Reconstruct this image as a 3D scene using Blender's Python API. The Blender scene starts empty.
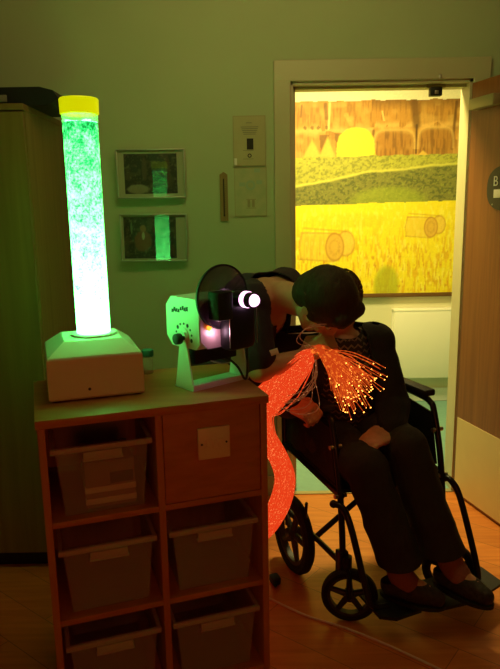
import bpy, bmesh, math, random
import numpy as np
from mathutils import Vector, Matrix, noise
random.seed(7)
SC = bpy.context.scene
COL = SC.collection
V = Vector
PI = math.pi

# ------------------------------------------------------------------ camera model
FPX, EYE, PITCH, ROLL = 640.0, 1.39, math.radians(11.2), math.radians(-1.0)
Fw = V((0, math.cos(PITCH), -math.sin(PITCH)))
R0 = V((1, 0, 0)); U0 = V((0, math.sin(PITCH), math.cos(PITCH)))
Rt = R0 * math.cos(ROLL) + U0 * math.sin(ROLL)
Up = U0 * math.cos(ROLL) - R0 * math.sin(ROLL)
CAM = V((0, 0, EYE))
def ray(x, y): return Fw + Rt * ((x - 250) / FPX) + Up * ((334.5 - y) / FPX)
def at(x, y, Y):                       # point of the room seen at pixel x, y at depth Y
    d = ray(x, y); return CAM + d * (Y / d.y)
def onplane(x, y, P, n):
    d = ray(x, y); return CAM + d * ((P - CAM).dot(n) / d.dot(n))

# ------------------------------------------------------------------ helpers
def lin(c):
    c /= 255.0
    return c / 12.92 if c <= 0.04045 else ((c + 0.055) / 1.055) ** 2.4
def rgb(r, g, b): return (lin(r), lin(g), lin(b), 1)

def mat(name, col, rough=0.6, metal=0.0, var=0.0, scale=(8, 8, 8), bump=0.0, col2=None, emit=None, estr=0.0, spec=0.5, bscale=None):
    m = bpy.data.materials.new(name); m.use_nodes = True
    nt = m.node_tree; b = nt.nodes['Principled BSDF']
    b.inputs['Base Color'].default_value = col
    b.inputs['Roughness'].default_value = rough
    b.inputs['Metallic'].default_value = metal
    b.inputs['Specular IOR Level'].default_value = spec
    if var or bump:
        tc = nt.nodes.new('ShaderNodeTexCoord'); mp = nt.nodes.new('ShaderNodeMapping')
        mp.inputs['Scale'].default_value = scale
        nt.links.new(tc.outputs['Object'], mp.inputs['Vector'])
        nz = nt.nodes.new('ShaderNodeTexNoise'); nz.inputs['Scale'].default_value = 1.0; nz.inputs['Detail'].default_value = 5
        nt.links.new(mp.outputs['Vector'], nz.inputs['Vector'])
        if var:
            rp = nt.nodes.new('ShaderNodeValToRGB')
            c2 = col2 or tuple(max(0, c * (1 - var)) for c in col[:3]) + (1,)
            rp.color_ramp.elements[0].position = 0.32; rp.color_ramp.elements[1].position = 0.68
            rp.color_ramp.elements[0].color = c2; rp.color_ramp.elements[1].color = col
            nt.links.new(nz.outputs['Fac'], rp.inputs['Fac'])
            nt.links.new(rp.outputs['Color'], b.inputs['Base Color'])
        if bump:
            bp = nt.nodes.new('ShaderNodeBump'); bp.inputs['Strength'].default_value = bump; bp.inputs['Distance'].default_value = 0.004
            nt.links.new(nz.outputs['Fac'], bp.inputs['Height'])
            nt.links.new(bp.outputs['Normal'], b.inputs['Normal'])
    if emit:
        b.inputs['Emission Color'].default_value = emit
        b.inputs['Emission Strength'].default_value = estr
    return m

class MB:
    """collects closed pieces and links them as ONE mesh object"""
    def __init__(s): s.bm = bmesh.new()
    def box(s, c, size, M=None, bev=0.0):
        T = Matrix.Translation(V(c)) @ (M.to_4x4() if M else Matrix()) @ Matrix.Diagonal((*size, 1))
        r = bmesh.ops.create_cube(s.bm, size=1, matrix=T)
        if bev:
            es = list({e for v in r['verts'] for e in v.link_edges})
            bmesh.ops.bevel(s.bm, geom=es, offset=bev, segments=2, affect='EDGES', profile=0.5)
        return s
    def ext(s, lo, hi, bev=0.0):
        lo, hi = V(lo), V(hi)
        return s.box((lo + hi) / 2, tuple(hi - lo), bev=bev)
    def prism(s, pts, d):               # closed polygon of 3D points, extruded by vector d
        d = V(d); a = [s.bm.verts.new(V(p)) for p in pts]; b = [s.bm.verts.new(V(p) + d) for p in pts]
        n = len(a); s.bm.faces.new(a); s.bm.faces.new(b[::-1])
        for i in range(n): s.bm.faces.new((a[i], b[i], b[(i + 1) % n], a[(i + 1) % n]))
        return s
    def quad(s, pts):
        s.bm.faces.new([s.bm.verts.new(V(p)) for p in pts]); return s
    def tube(s, pts, r, seg=10, smooth=True):
        pts = [V(p) for p in pts]
        if smooth and len(pts) > 2: pts = spline(pts, 6)
        rr = r if isinstance(r, (list, tuple)) else None
        rings = []; n = len(pts); side = None
        for i, p in enumerate(pts):
            t = (pts[min(i + 1, n - 1)] - pts[max(i - 1, 0)]).normalized()
            if side is None: side = t.orthogonal().normalized()
            side = (side - t * side.dot(t)); side = side.normalized() if side.length > 1e-6 else t.orthogonal().normalized()
            up = t.cross(side)
            q = (rr[0] + (rr[1] - rr[0]) * i / (n - 1)) if rr else r
            rings.append([s.bm.verts.new(p + (side * math.cos(2 * PI * k / seg) + up * math.sin(2 * PI * k / seg)) * q) for k in range(seg)])
        for A, B in zip(rings, rings[1:]):
            for k in range(seg): s.bm.faces.new((A[k], A[(k + 1) % seg], B[(k + 1) % seg], B[k]))
        s.bm.faces.new(rings[0][::-1]); s.bm.faces.new(rings[-1])
        return s
    def lathe(s, prof, c, axis=(0, 0, 1), seg=32, closed=False):   # prof: (radius, height)
        ax = V(axis).normalized(); u = ax.orthogonal().normalized(); w = ax.cross(u); c = V(c)
        rings = []
        for r, h in prof:
            r = max(r, 1e-5)
            rings.append([s.bm.verts.new(c + ax * h + (u * math.cos(2 * PI * k / seg) + w * math.sin(2 * PI * k / seg)) * r) for k in range(seg)])
        prs = list(zip(rings, rings[1:])) + ([(rings[-1], rings[0])] if closed else [])
        for A, B in prs:
            for k in range(seg): s.bm.faces.new((A[k], A[(k + 1) % seg], B[(k + 1) % seg], B[k]))
        if not closed:
            s.bm.faces.new(rings[0][::-1]); s.bm.faces.new(rings[-1])
        return s
    def ball(s, c, r, M=None, sub=3):
        if not isinstance(r, (tuple, list)): r = (r, r, r)
        T = Matrix.Translation(V(c)) @ (M.to_4x4() if M else Matrix()) @ Matrix.Diagonal((*r, 1))
        bmesh.ops.create_icosphere(s.bm, subdivisions=sub, radius=1, matrix=T); return s
    def cap(s, p0, r0, p1, r1, seg=20):     # a closed tapered capsule
        p0, p1 = V(p0), V(p1); s.ball(p0, r0); s.ball(p1, r1)
        return s.lathe([(r0, 0), (r1, (p1 - p0).length)], p0, p1 - p0, seg)
    def chain(s, pts):                       # [(p, r), ...]
        for (a, ra), (b, rb) in zip(pts, pts[1:]): s.cap(a, ra, b, rb)
        return s
    def build(s, name, m, parent=None, smooth=True, fix=True):
        if fix: bmesh.ops.recalc_face_normals(s.bm, faces=s.bm.faces)
        me = bpy.data.meshes.new(name); s.bm.to_mesh(me); s.bm.free()
        return link(name, me, m, parent, smooth)

def link(name, me, m, parent=None, smooth=True):
    o = bpy.data.objects.new(name, me); COL.objects.link(o)
    if m: me.materials.append(m)
    if smooth:
        for p in me.polygons: p.use_smooth = True
        try: me.set_sharp_from_angle(angle=math.radians(38))
        except Exception: pass
    if parent: adopt(o, parent)
    return o

def wloc(o):
    return V((0, 0, 0)) if o.parent else V(o.location)
def adopt(o, parent):                        # meshes are written in room coordinates
    o.parent = parent; o.matrix_parent_inverse = Matrix.Translation(-wloc(parent)); return o

def tag(o, label=None, cat=None, group=None, kind=None):
    if label: o['label'] = label
    if cat: o['category'] = cat
    if group: o['group'] = group
    if kind: o['kind'] = kind
    return o
def thing(name, label, cat, loc, group=None):
    o = bpy.data.objects.new(name, None); COL.objects.link(o); o.location = loc; o.empty_display_size = 0.05
    return tag(o, label, cat, group)
def struct(name, mb, m, parent=None, smooth=False):
    o = mb.build(name, m, parent, smooth)
    if not parent: o['kind'] = 'structure'
    return o
def spline(pts, k):
    out = []; n = len(pts)
    for i in range(n - 1):
        p0, p1, p2, p3 = pts[max(i - 1, 0)], pts[i], pts[i + 1], pts[min(i + 2, n - 1)]
        for j in range(k):
            t = j / k
            out.append(0.5 * ((2 * p1) + (p2 - p0) * t + (2 * p0 - 5 * p1 + 4 * p2 - p3) * t * t + (3 * p1 - p0 - 3 * p2 + p3) * t ** 3))
    out.append(pts[-1]); return out

def blob(name, mb, m, parent=None, voxel=0.006, it=6, fold=0.0, fscale=14.0, cuts=(), seed=0, stretch=(1, 1, 1)):
    """one continuous skin over overlapping closed pieces; cuts = [(point, normal)] removes what lies beyond a hem"""
    bmesh.ops.recalc_face_normals(mb.bm, faces=mb.bm.faces)
    me = bpy.data.meshes.new('t'); mb.bm.to_mesh(me); mb.bm.free()
    t = bpy.data.objects.new('t', me); COL.objects.link(t)
    md = t.modifiers.new('r', 'REMESH'); md.mode = 'VOXEL'; md.voxel_size = voxel; md.use_smooth_shade = True
    sm = t.modifiers.new('s', 'SMOOTH'); sm.iterations = it; sm.factor = 0.5
    dg = bpy.context.evaluated_depsgraph_get(); dg.update()
    e = bpy.data.meshes.new_from_object(t.evaluated_get(dg))
    bpy.data.objects.remove(t); bpy.data.meshes.remove(me)
    bm = bmesh.new(); bm.from_mesh(e); bpy.data.meshes.remove(e)
    if fold:
        bm.normal_update(); off = V((seed * 3.1, seed * 1.7, seed))
        mv = []
        for v in bm.verts:
            q = V((v.co.x * stretch[0], v.co.y * stretch[1], v.co.z * stretch[2]))
            n1 = noise.noise(q * fscale + off); n2 = noise.noise(q * fscale * 2.3 + off)
            mv.append(v.normal * fold * ((1 - abs(n1) * 2) * 0.7 + n2 * 0.5))
        for v, d in zip(bm.verts, mv): v.co += d
    for p, n in cuts:
        bmesh.ops.bisect_plane(bm, geom=bm.verts[:] + bm.edges[:] + bm.faces[:], plane_co=V(p), plane_no=V(n), clear_outer=True)
    me = bpy.data.meshes.new(name); bm.to_mesh(me); bm.free()
    return link(name, me, m, parent, True) if False else _plain(name, me, m, parent)
def _plain(name, me, m, parent):
    o = bpy.data.objects.new(name, me); COL.objects.link(o); me.materials.append(m)
    for p in me.polygons: p.use_smooth = True
    if parent: adopt(o, parent)
    return o

def frame3(fwd, up):                          # columns: right, forward, up
    f = V(fwd).normalized(); u = V(up); u = (u - f * u.dot(f)).normalized(); r = f.cross(u)
    return Matrix((r, f, u)).transposed()

def paint(name, P00, dx, dz, nx, nz, fn, m, parent, thick=None):
    """flat picture: a grid from corner P00 along dx and dz, coloured cell by cell by fn(u, v)"""
    P00, dx, dz = V(P00), V(dx), V(dz)
    us, vs = np.meshgrid(np.linspace(0, 1, nx), np.linspace(0, 1, nz))
    co = np.array(P00)[None, None] + us[..., None] * np.array(dx) + vs[..., None] * np.array(dz)
    idx = np.arange(nx * nz).reshape(nz, nx)
    f = np.stack([idx[:-1, :-1], idx[:-1, 1:], idx[1:, 1:], idx[1:, :-1]], -1).reshape(-1, 4)
    me = bpy.data.meshes.new(name); me.from_pydata(co.reshape(-1, 3).tolist(), [], f.tolist())
    ca = me.color_attributes.new('paint', 'FLOAT_COLOR', 'POINT')
    c = np.ones((nz, nx, 4), dtype=np.float32); c[..., :3] = fn(us, vs)
    ca.data.foreach_set('color', c.reshape(-1))
    return link(name, me, m, parent, False)
def paintmat(name, rough):
    m = bpy.data.materials.new(name); m.use_nodes = True; nt = m.node_tree
    a = nt.nodes.new('ShaderNodeVertexColor'); a.layer_name = 'paint'
    b = nt.nodes['Principled BSDF']; b.inputs['Roughness'].default_value = rough
    nt.links.new(a.outputs['Color'], b.inputs['Base Color']); return m
_r = np.random.RandomState(3)
def vnoise(x, y, seed=0):                     # smooth value noise, arrays
    xi, yi = np.floor(x).astype(int), np.floor(y).astype(int); fx, fy = x - xi, y - yi
    fx = fx * fx * (3 - 2 * fx); fy = fy * fy * (3 - 2 * fy)
    def h(a, b):
        n = (a * 374761393 + b * 668265263 + seed * 1442695041) & 0x7fffffff
        n = ((n ^ (n >> 13)) * 1274126177) & 0x7fffffff
        return ((n ^ (n >> 16)) & 0xffff) / 65535.0
    return (h(xi, yi) * (1 - fx) + h(xi + 1, yi) * fx) * (1 - fy) + (h(xi, yi + 1) * (1 - fx) + h(xi + 1, yi + 1) * fx) * fy

# ------------------------------------------------------------------ materials
def wood(name, c1, c2, scale, rough=0.45, planks=False):
    m = bpy.data.materials.new(name); m.use_nodes = True; nt = m.node_tree; b = nt.nodes['Principled BSDF']
    tc = nt.nodes.new('ShaderNodeTexCoord'); mp = nt.nodes.new('ShaderNodeMapping'); mp.inputs['Scale'].default_value = scale
    nz = nt.nodes.new('ShaderNodeTexNoise'); nz.inputs['Scale'].default_value = 1; nz.inputs['Detail'].default_value = 6; nz.inputs['Distortion'].default_value = 0.6
    rp = nt.nodes.new('ShaderNodeValToRGB'); rp.color_ramp.elements[0].position = .3; rp.color_ramp.elements[1].position = .7
    rp.color_ramp.elements[0].color = c2; rp.color_ramp.elements[1].color = c1
    nt.links.new(tc.outputs['Object'], mp.inputs['Vector']); nt.links.new(mp.outputs['Vector'], nz.inputs['Vector']); nt.links.new(nz.outputs['Fac'], rp.inputs['Fac'])
    out = rp.outputs['Color']
    if planks:
        bk = nt.nodes.new('ShaderNodeTexBrick'); bk.inputs['Scale'].default_value = 1; bk.inputs['Brick Width'].default_value = 1.2; bk.inputs['Row Height'].default_value = .14
        bk.inputs['Mortar Size'].default_value = .0015; bk.inputs['Color1'].default_value = (1, 1, 1, 1); bk.inputs['Color2'].default_value = (.82, .82, .82, 1); bk.inputs['Mortar'].default_value = (.45, .45, .45, 1)
        mp2 = nt.nodes.new('ShaderNodeMapping'); mp2.inputs['Rotation'].default_value = (0, 0, math.radians(38))
        nt.links.new(tc.outputs['Object'], mp2.inputs['Vector']); nt.links.new(mp2.outputs['Vector'], bk.inputs['Vector'])
        mx = nt.nodes.new('ShaderNodeMix'); mx.data_type = 'RGBA'; mx.blend_type = 'MULTIPLY'; mx.inputs[0].default_value = 1
        nt.links.new(out, mx.inputs[6]); nt.links.new(bk.outputs['Color'], mx.inputs[7]); out = mx.outputs[2]
    nt.links.new(out, b.inputs['Base Color']); b.inputs['Roughness'].default_value = rough
    return m
def clear(name, tint, alpha, rough=0.1, spec=0.5):     # thin translucent sheet
    m = bpy.data.materials.new(name); m.use_nodes = True; nt = m.node_tree; b = nt.nodes['Principled BSDF']
    b.inputs['Base Color'].default_value = tint; b.inputs['Roughness'].default_value = rough; b.inputs['Alpha'].default_value = alpha
    b.inputs['Specular IOR Level'].default_value = spec
    return m
def pane_mat(name, rough=0.02):                        # window pane: transparent with mirror reflections by angle
    m = bpy.data.materials.new(name); m.use_nodes = True; nt = m.node_tree; nt.nodes.clear()
    o = nt.nodes.new('ShaderNodeOutputMaterial'); mx = nt.nodes.new('ShaderNodeMixShader'); fr = nt.nodes.new('ShaderNodeFresnel'); fr.inputs['IOR'].default_value = 1.5
    t = nt.nodes.new('ShaderNodeBsdfTransparent'); g = nt.nodes.new('ShaderNodeBsdfGlossy'); g.inputs['Roughness'].default_value = rough
    ge = nt.nodes.new('ShaderNodeNewGeometry'); iv = nt.nodes.new('ShaderNodeMath'); iv.operation = 'SUBTRACT'; iv.inputs[0].default_value = 1
    ml = nt.nodes.new('ShaderNodeMath'); ml.operation = 'MULTIPLY'
    nt.links.new(ge.outputs['Backfacing'], iv.inputs[1]); nt.links.new(iv.outputs[0], ml.inputs[0]); nt.links.new(fr.outputs[0], ml.inputs[1])
    nt.links.new(ml.outputs[0], mx.inputs[0]); nt.links.new(t.outputs[0], mx.inputs[1]); nt.links.new(g.outputs[0], mx.inputs[2]); nt.links.new(mx.outputs[0], o.inputs[0])
    return m
def glow(name, col, s):
    m = bpy.data.materials.new(name); m.use_nodes = True; nt = m.node_tree; b = nt.nodes['Principled BSDF']
    b.inputs['Base Color'].default_value = col; b.inputs['Emission Color'].default_value = col; b.inputs['Emission Strength'].default_value = s
    return m

M = {}
M['wall'] = mat('green_wall_paint', rgb(178, 188, 146), .75, var=.06, scale=(3, 3, 3), bump=.05)
M['ceil'] = mat('ceiling_paint', rgb(200, 200, 190), .9, var=.04)
M['corr'] = mat('cream_corridor_paint', rgb(228, 222, 190), .8, var=.04, scale=(2, 2, 2))
M['corrfloor'] = mat('teal_vinyl', rgb(120, 168, 160), .4, var=.1, scale=(30, 30, 30))
M['floor'] = wood('orange_wood_floor', rgb(224, 138, 60), rgb(200, 112, 42), (3, 40, 3), .38, planks=True)
M['trim'] = mat('cream_gloss_paint', rgb(196, 188, 150), .4, var=.05, scale=(5, 5, 5))
M['skirt'] = mat('white_gloss_paint', rgb(225, 225, 220), .4, var=.03)
M['door'] = wood('door_veneer', rgb(152, 92, 38), rgb(130, 74, 26), (60, 60, 2.5), .35)
M['dooredge'] = wood('door_lipping', rgb(120, 70, 34), rgb(98, 54, 26), (60, 60, 3), .45)
M['kick'] = mat('cream_kick_plate', rgb(232, 214, 152), .45, var=.05)
M['metal'] = mat('satin_metal', rgb(190, 185, 170), .35, .9, var=.05)
M['brass'] = mat('dull_metal', rgb(170, 160, 120), .45, .4, var=.08)
M['black'] = mat('black_plastic', rgb(17, 17, 18), .6, var=.2)
M['blackrub'] = mat('black_rubber', rgb(18, 18, 19), .8, var=.2)
M['frame'] = mat('wheelchair_frame_paint', rgb(34, 32, 32), .3, .3, var=.15)
M['vinyl'] = mat('black_nylon_upholstery', rgb(20, 20, 22), .7, var=.2, bump=.3, scale=(200, 200, 200))
M['beech'] = wood('beech_veneer', rgb(188, 124, 64), rgb(166, 104, 48), (4, 30, 45), .5)
M['beechv'] = wood('beech_veneer_upright', rgb(188, 124, 64), rgb(166, 104, 48), (45, 45, 3), .5)
M['cupb'] = wood('cupboard_veneer', rgb(136, 106, 54), rgb(118, 90, 42), (30, 30, 1.5), .55)
M['box'] = mat('white_lamp_housing', rgb(222, 216, 204), .4, var=.03)
M['proj'] = mat('white_projector_paint', rgb(224, 226, 220), .38, var=.04)
M['dark'] = mat('matt_black_metal', rgb(26, 24, 26), .5, .2, var=.2)
M['tub'] = clear('clear_tub_plastic', rgb(205, 200, 200), .20, .18)
M['rim'] = clear('frosted_tub_rim', rgb(215, 210, 205), .45, .3)
M['paper'] = mat('white_paper', rgb(232, 228, 218), .8, var=.03)
M['plate'] = mat('white_switch_plastic', rgb(226, 220, 208), .4, var=.03)
M['silver'] = mat('silver_frame', rgb(176, 176, 160), .4, .5, var=.1)
M['mount'] = mat('cream_mount_card', rgb(170, 168, 140), .85, var=.05)
M['pane'] = pane_mat('picture_glass')
M['ink'] = mat('grey_print', rgb(120, 120, 100), .9, var=.1)
M['inkd'] = mat('dark_print', rgb(50, 46, 40), .9, var=.2)
M['cert'] = mat('certificate_paper', rgb(182, 172, 130), .8, var=.06, scale=(20, 20, 20))
M['cert2'] = mat('pale_certificate_paper', rgb(182, 178, 138), .8, var=.1, scale=(30, 30, 30), col2=rgb(166, 172, 132))
M['thermo'] = mat('wooden_strip', rgb(150, 124, 74), .7, var=.2, scale=(60, 60, 10))
M['rad'] = mat('white_radiator_enamel', rgb(240, 236, 222), .35, var=.02)
M['skin'] = mat('skin', rgb(206, 150, 122), .55, var=.1, scale=(40, 40, 40), bump=.08)
M['skin2'] = mat('older_skin', rgb(206, 148, 122), .6, var=.14, scale=(60, 60, 60), bump=.15)
M['hair'] = mat('dark_brown_hair', rgb(60, 40, 25), .7, var=.45, scale=(140, 140, 30), bump=.5)
M['hair2'] = mat('greying_brown_hair', rgb(110, 84, 62), .6, var=.4, scale=(120, 120, 30), bump=.5)
M['tunic'] = mat('navy_tunic_cloth', rgb(46, 31, 50), .85, var=.2, scale=(60, 60, 60), bump=.2)
M['cardi'] = mat('black_cardigan_wool', rgb(30, 25, 22), .95, var=.25, scale=(150, 150, 150), bump=.5)
M['trous'] = mat('dark_brown_trouser_cloth', rgb(46, 38, 30), .9, var=.25, scale=(90, 90, 40), bump=.3)
M['sock'] = mat('dusky_pink_sock', rgb(150, 92, 84), .9, var=.15, scale=(120, 120, 120), bump=.3)
M['shoe'] = mat('patterned_black_shoe_cloth', rgb(60, 52, 48), .75, var=.7, scale=(70, 70, 70), bump=.3)
M['sole'] = mat('black_shoe_sole', rgb(20, 18, 18), .7, var=.1)
M['cable'] = mat('pale_cable_sleeve', rgb(214, 196, 184), .5, var=.05)
M['teal'] = mat('teal_lid', rgb(20, 110, 100), .5, var=.1)
M['jar'] = clear('jar_plastic', rgb(190, 200, 190), .3, .15)

def bands(name, base, stripe):                 # knitted rows of light zigzags on dark wool
    m = bpy.data.materials.new(name); m.use_nodes = True; nt = m.node_tree; b = nt.nodes['Principled BSDF']; b.inputs['Roughness'].default_value = .95
    tc = nt.nodes.new('ShaderNodeTexCoord'); sp = nt.nodes.new('ShaderNodeSeparateXYZ'); nt.links.new(tc.outputs['Object'], sp.inputs[0])
    def mth(op, a, bb=None, c=None):
        n = nt.nodes.new('ShaderNodeMath'); n.operation = op
        for i, q in enumerate((a, bb, c)):
            if q is None: continue
            if isinstance(q, (int, float)): n.inputs[i].default_value = q
            else: nt.links.new(q, n.inputs[i])
        return n.outputs[0]
    zig = mth('PINGPONG', mth('MULTIPLY', sp.outputs['X'], 40), .5)
    row = mth('FRACT', mth('ADD', mth('MULTIPLY', sp.outputs['Z'], 46), zig))
    on = mth('LESS_THAN', row, .33)
    lowz = mth('GREATER_THAN', noise_out(nt, tc, 55), .42)
    fac = mth('MULTIPLY', on, lowz)
    mx = nt.nodes.new('ShaderNodeMix'); mx.data_type = 'RGBA'
    nt.links.new(fac, mx.inputs[0]); mx.inputs[6].default_value = base; mx.inputs[7].default_value = stripe
    nt.links.new(mx.outputs[2], b.inputs['Base Color']); return m
def noise_out(nt, tc, sc):
    n = nt.nodes.new('ShaderNodeTexNoise'); n.inputs['Scale'].default_value = sc; n.inputs['Detail'].default_value = 3
    nt.links.new(tc.outputs['Object'], n.inputs['Vector']); return n.outputs['Fac']
M['knit'] = bands('zigzag_knit', rgb(40, 30, 26), rgb(120, 96, 84))

# glowing water full of bubbles, the base light's falloff painted into its emission
def water_mat(z0, z1):
    m = bpy.data.materials.new('glowing_bubbling_water'); m.use_nodes = True; nt = m.node_tree; nt.nodes.clear()
    o = nt.nodes.new('ShaderNodeOutputMaterial'); e = nt.nodes.new('ShaderNodeEmission'); nt.links.new(e.outputs[0], o.inputs[0])
    tc = nt.nodes.new('ShaderNodeTexCoord'); sp = nt.nodes.new('ShaderNodeSeparateXYZ'); nt.links.new(tc.outputs['Object'], sp.inputs[0])
    mr = nt.nodes.new('ShaderNodeMapRange'); mr.inputs[1].default_value = z0; mr.inputs[2].default_value = z1; nt.links.new(sp.outputs['Z'], mr.inputs[0])
    n1 = nt.nodes.new('ShaderNodeTexNoise'); n1.inputs['Scale'].default_value = 150; n1.inputs['Detail'].default_value = 4; n1.inputs['Roughness'].default_value = .65
    n2 = nt.nodes.new('ShaderNodeTexNoise'); n2.inputs['Scale'].default_value = 34; n2.inputs['Detail'].default_value = 2
    for n in (n1, n2): nt.links.new(tc.outputs['Object'], n.inputs['Vector'])
    def mth(op, a, b=None, c=None):
        n = nt.nodes.new('ShaderNodeMath'); n.operation = op
        for i, q in enumerate((a, b, c)):
            if q is None: continue
            if isinstance(q, (int, float)): n.inputs[i].default_value = q
            else: nt.links.new(q, n.inputs[i])
        return n.outputs[0]
    t = mr.outputs[0]
    # bubble field: high = gas (bright), low = dark gaps; base light painted in as brighter towards the foot
    f = mth('ADD', mth('MULTIPLY', n1.outputs['Fac'], .62), mth('MULTIPLY', n2.outputs['Fac'], .38))
    f = mth('ADD', f, mth('MULTIPLY', mth('SUBTRACT', .70, t), .25))
    rp = nt.nodes.new('ShaderNodeValToRGB'); cr = rp.color_ramp
    cr.elements[0].position = .34; cr.elements[0].color = (.012, .45, .07, 1)
    cr.elements[1].position = .66; cr.elements[1].color = (.9, 9.0, 1.5, 1)
    q = cr.elements.new(.43); q.color = (.05, 1.3, .28, 1)
    q = cr.elements.new(.50); q.color = (.34, 4.5, .52, 1)
    nt.links.new(f, rp.inputs['Fac']); nt.links.new(rp.outputs['Color'], e.inputs['Color'])
    st = mth('ADD', .95, mth('MULTIPLY', mth('POWER', mth('SUBTRACT', 1.0, t), 2.0), 1.6))
    nt.links.new(st, e.inputs['Strength'])
    return m

# ------------------------------------------------------------------ the room
YW, YB = 2.95, 3.07            # door wall, both faces
DX0, DX1, DH = 0.207, 0.979, 1.912
XL, XR, YF, CH = -1.62, 2.2, -1.6, 2.5
struct('floor', MB().ext((XL, YF, -.05), (XR, YW, 0)), M['floor'])
struct('ceiling', MB().ext((XL, YF, CH), (XR, YB, CH + .05)), M['ceil'])
wb = MB(); wb.ext((XL, YW, 0), (DX0 - .02, YB, CH)); wb.ext((DX1 + .02, YW, 0), (XR, YB, CH)); wb.ext((DX0 - .02, YW, DH + .02), (DX1 + .02, YB, CH))
struct('wall_back', wb, M['wall'])
struct('wall_left', MB().ext((XL - .05, YF, 0), (XL, YB, CH)), M['wall'])
struct('wall_right', MB().ext((XR, YF, 0), (XR + .05, YB, CH)), M['wall'])
struct('wall_front', MB().ext((XL, YF - .05, 0), (XR, YF, CH)), M['wall'])
# lining and architrave of the doorway
ln = MB()
ln.ext((DX0 - .02, YW - .002, 0), (DX0, YB, DH + .02)); ln.ext((DX1, YW - .002, 0), (DX1 + .02, YB, DH + .02)); ln.ext((DX0 - .02, YW - .002, DH), (DX1 + .02, YB, DH + .02))
struct('trim_1', ln, M['trim'])
st_ = MB(); st_.ext((DX0, YW + .045, 0), (DX0 + .012, YB - .012, DH)); st_.ext((DX0, YW + .045, DH - .012), (DX1, YB - .012, DH))
struct('trim_2', st_, M['trim'])
ar = MB()
ar.ext((DX0 - .085, YW - .018, 0), (DX0 - .012, YW - .001, DH + .1), .004); ar.ext((DX1 + .012, YW - .018, 0), (DX1 + .085, YW - .001, DH + .1), .004); ar.ext((DX0 - .085, YW - .0185, DH + .012), (DX1 + .085, YW - .0012, DH + .1), .004)
struct('trim_3', ar, M['trim'])
struct('baseboard_back', MB().ext((XL, YW - .014, 0), (DX0 - .085, YW - .001, .1), .003), M['trim'])
# corridor beyond
CY, CX0, CX1, CCH = 4.45, -1.3, 2.6, 2.45
struct('floor_corridor', MB().ext((CX0, YW, -.05), (CX1, CY, -.001)), M['corrfloor'])
struct('wall_corridor', MB().ext((CX0, CY, 0), (CX1, CY + .06, CCH)), M['corr'])
struct('wall_corridor_left', MB().ext((CX0 - .05, YB, 0), (CX0, CY + .06, CCH)), M['corr'])
struct('wall_corridor_right', MB().ext((CX1, YB, 0), (CX1 + .05, CY + .06, CCH)), M['corr'])
struct('ceiling_corridor', MB().ext((CX0 - .05, YB, CCH), (CX1 + .05, CY + .06, CCH + .05)), M['ceil'])
struct('baseboard_corridor', MB().ext((CX0, CY - .016, 0), (CX1, CY - .001, .1), .004), M['skirt'])
struct('trim_4', MB().ext((DX0 - .02, YW - .012, -.001), (DX1 + .02, YW + .02, .004)), M['brass'])

# ------------------------------------------------------------------ the open door
HP = V((DX1 + .004, YW - .022, 0)); DA = math.radians(15.5)
dd = V((math.sin(DA), -math.cos(DA), 0))           # hinge edge -> free edge
dn = V((-math.cos(DA), -math.sin(DA), 0))          # the face towards the doorway
D = bpy.data.objects.new('door_1', None); COL.objects.link(D); D.location = HP; D['kind'] = 'structure'
DM = Matrix((dd, dn, V((0, 0, 1)))).transposed()
def dpt(s, n, z): return HP + dd * s + dn * n + V((0, 0, z))
W = .762
MB().box(dpt(W / 2, -.022, .955), (W - .012, .044, 1.895), DM).build('leaf', M['door'], D, False)
lp = MB(); lp.box(dpt(.003, -.022, .955), (.006, .044, 1.895), DM); lp.box(dpt(W - .003, -.022, .955), (.006, .044, 1.895), DM)
lp.build('edge_lipping', M['dooredge'], D, False)
MB().box(dpt(W / 2, .0012, .205), (W - .02, .002, .375), DM).build('kick_plate', M['kick'], D, False)
for z in (.22, .95, 1.7): MB().lathe([(.007, 0), (.007, .1)], dpt(-.002, -.052, z - .05), (0, 0, 1), 12).build('hinge', M['metal'], D)
cl = MB().box(dpt(.13, .024, 1.805), (.17, .046, .045), DM, .006).build('door_closer', M['brass'], D)
MB().box(dpt(.20, .024, 1.79), (.02, .03, .012), DM, .003).build('closer_valve', M['metal'], cl)
# oval sign plate with its first letter, a sliding tab and a screw
def oval(c, rx, rz, n=40, p=2.6):
    pts = []
    for k in range(n):
        a = 2 * PI * k / n; ca_, sa = math.cos(a), math.sin(a)
        pts.append(c + dd * (rx * abs(ca_) ** (2 / p) * (1 if ca_ > 0 else -1)) + V((0, 0, rz * abs(sa) ** (2 / p) * (1 if sa > 0 else -1))))
    return pts
SG = dpt(.282, .001, 1.452)
sg = MB().prism(oval(SG, .135, .092), dn * .004).build('door_sign', mat('dark_sign_plate', rgb(66, 60, 48), .4, .2, var=.1), D, False)
tx = bpy.data.curves.new('sign_letter', 'FONT'); tx.body = 'B'; tx.size = .058; tx.extrude = .0008
to = bpy.data.objects.new('sign_letter', tx); COL.objects.link(to); tx.materials.append(M['paper'])
TM = Matrix((dd, V((0, 0, 1)), dn)).transposed()
to.matrix_world = Matrix.Translation(dpt(.189, .0065, 1.462)) @ TM.to_4x4()
mw = to.matrix_world.copy(); to.parent = sg; to.matrix_parent_inverse = Matrix.Translation(-wloc(sg)); to.matrix_world = mw
MB().box(dpt(.257, .0065, 1.43), (.12, .003, .034), DM, .001).build('sliding_tab', M['plate'], sg)
MB().lathe([(.004, 0), (.003, .002)], dpt(.189, .005, 1.386), dn, 12).build('screw', M['metal'], sg)
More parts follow.
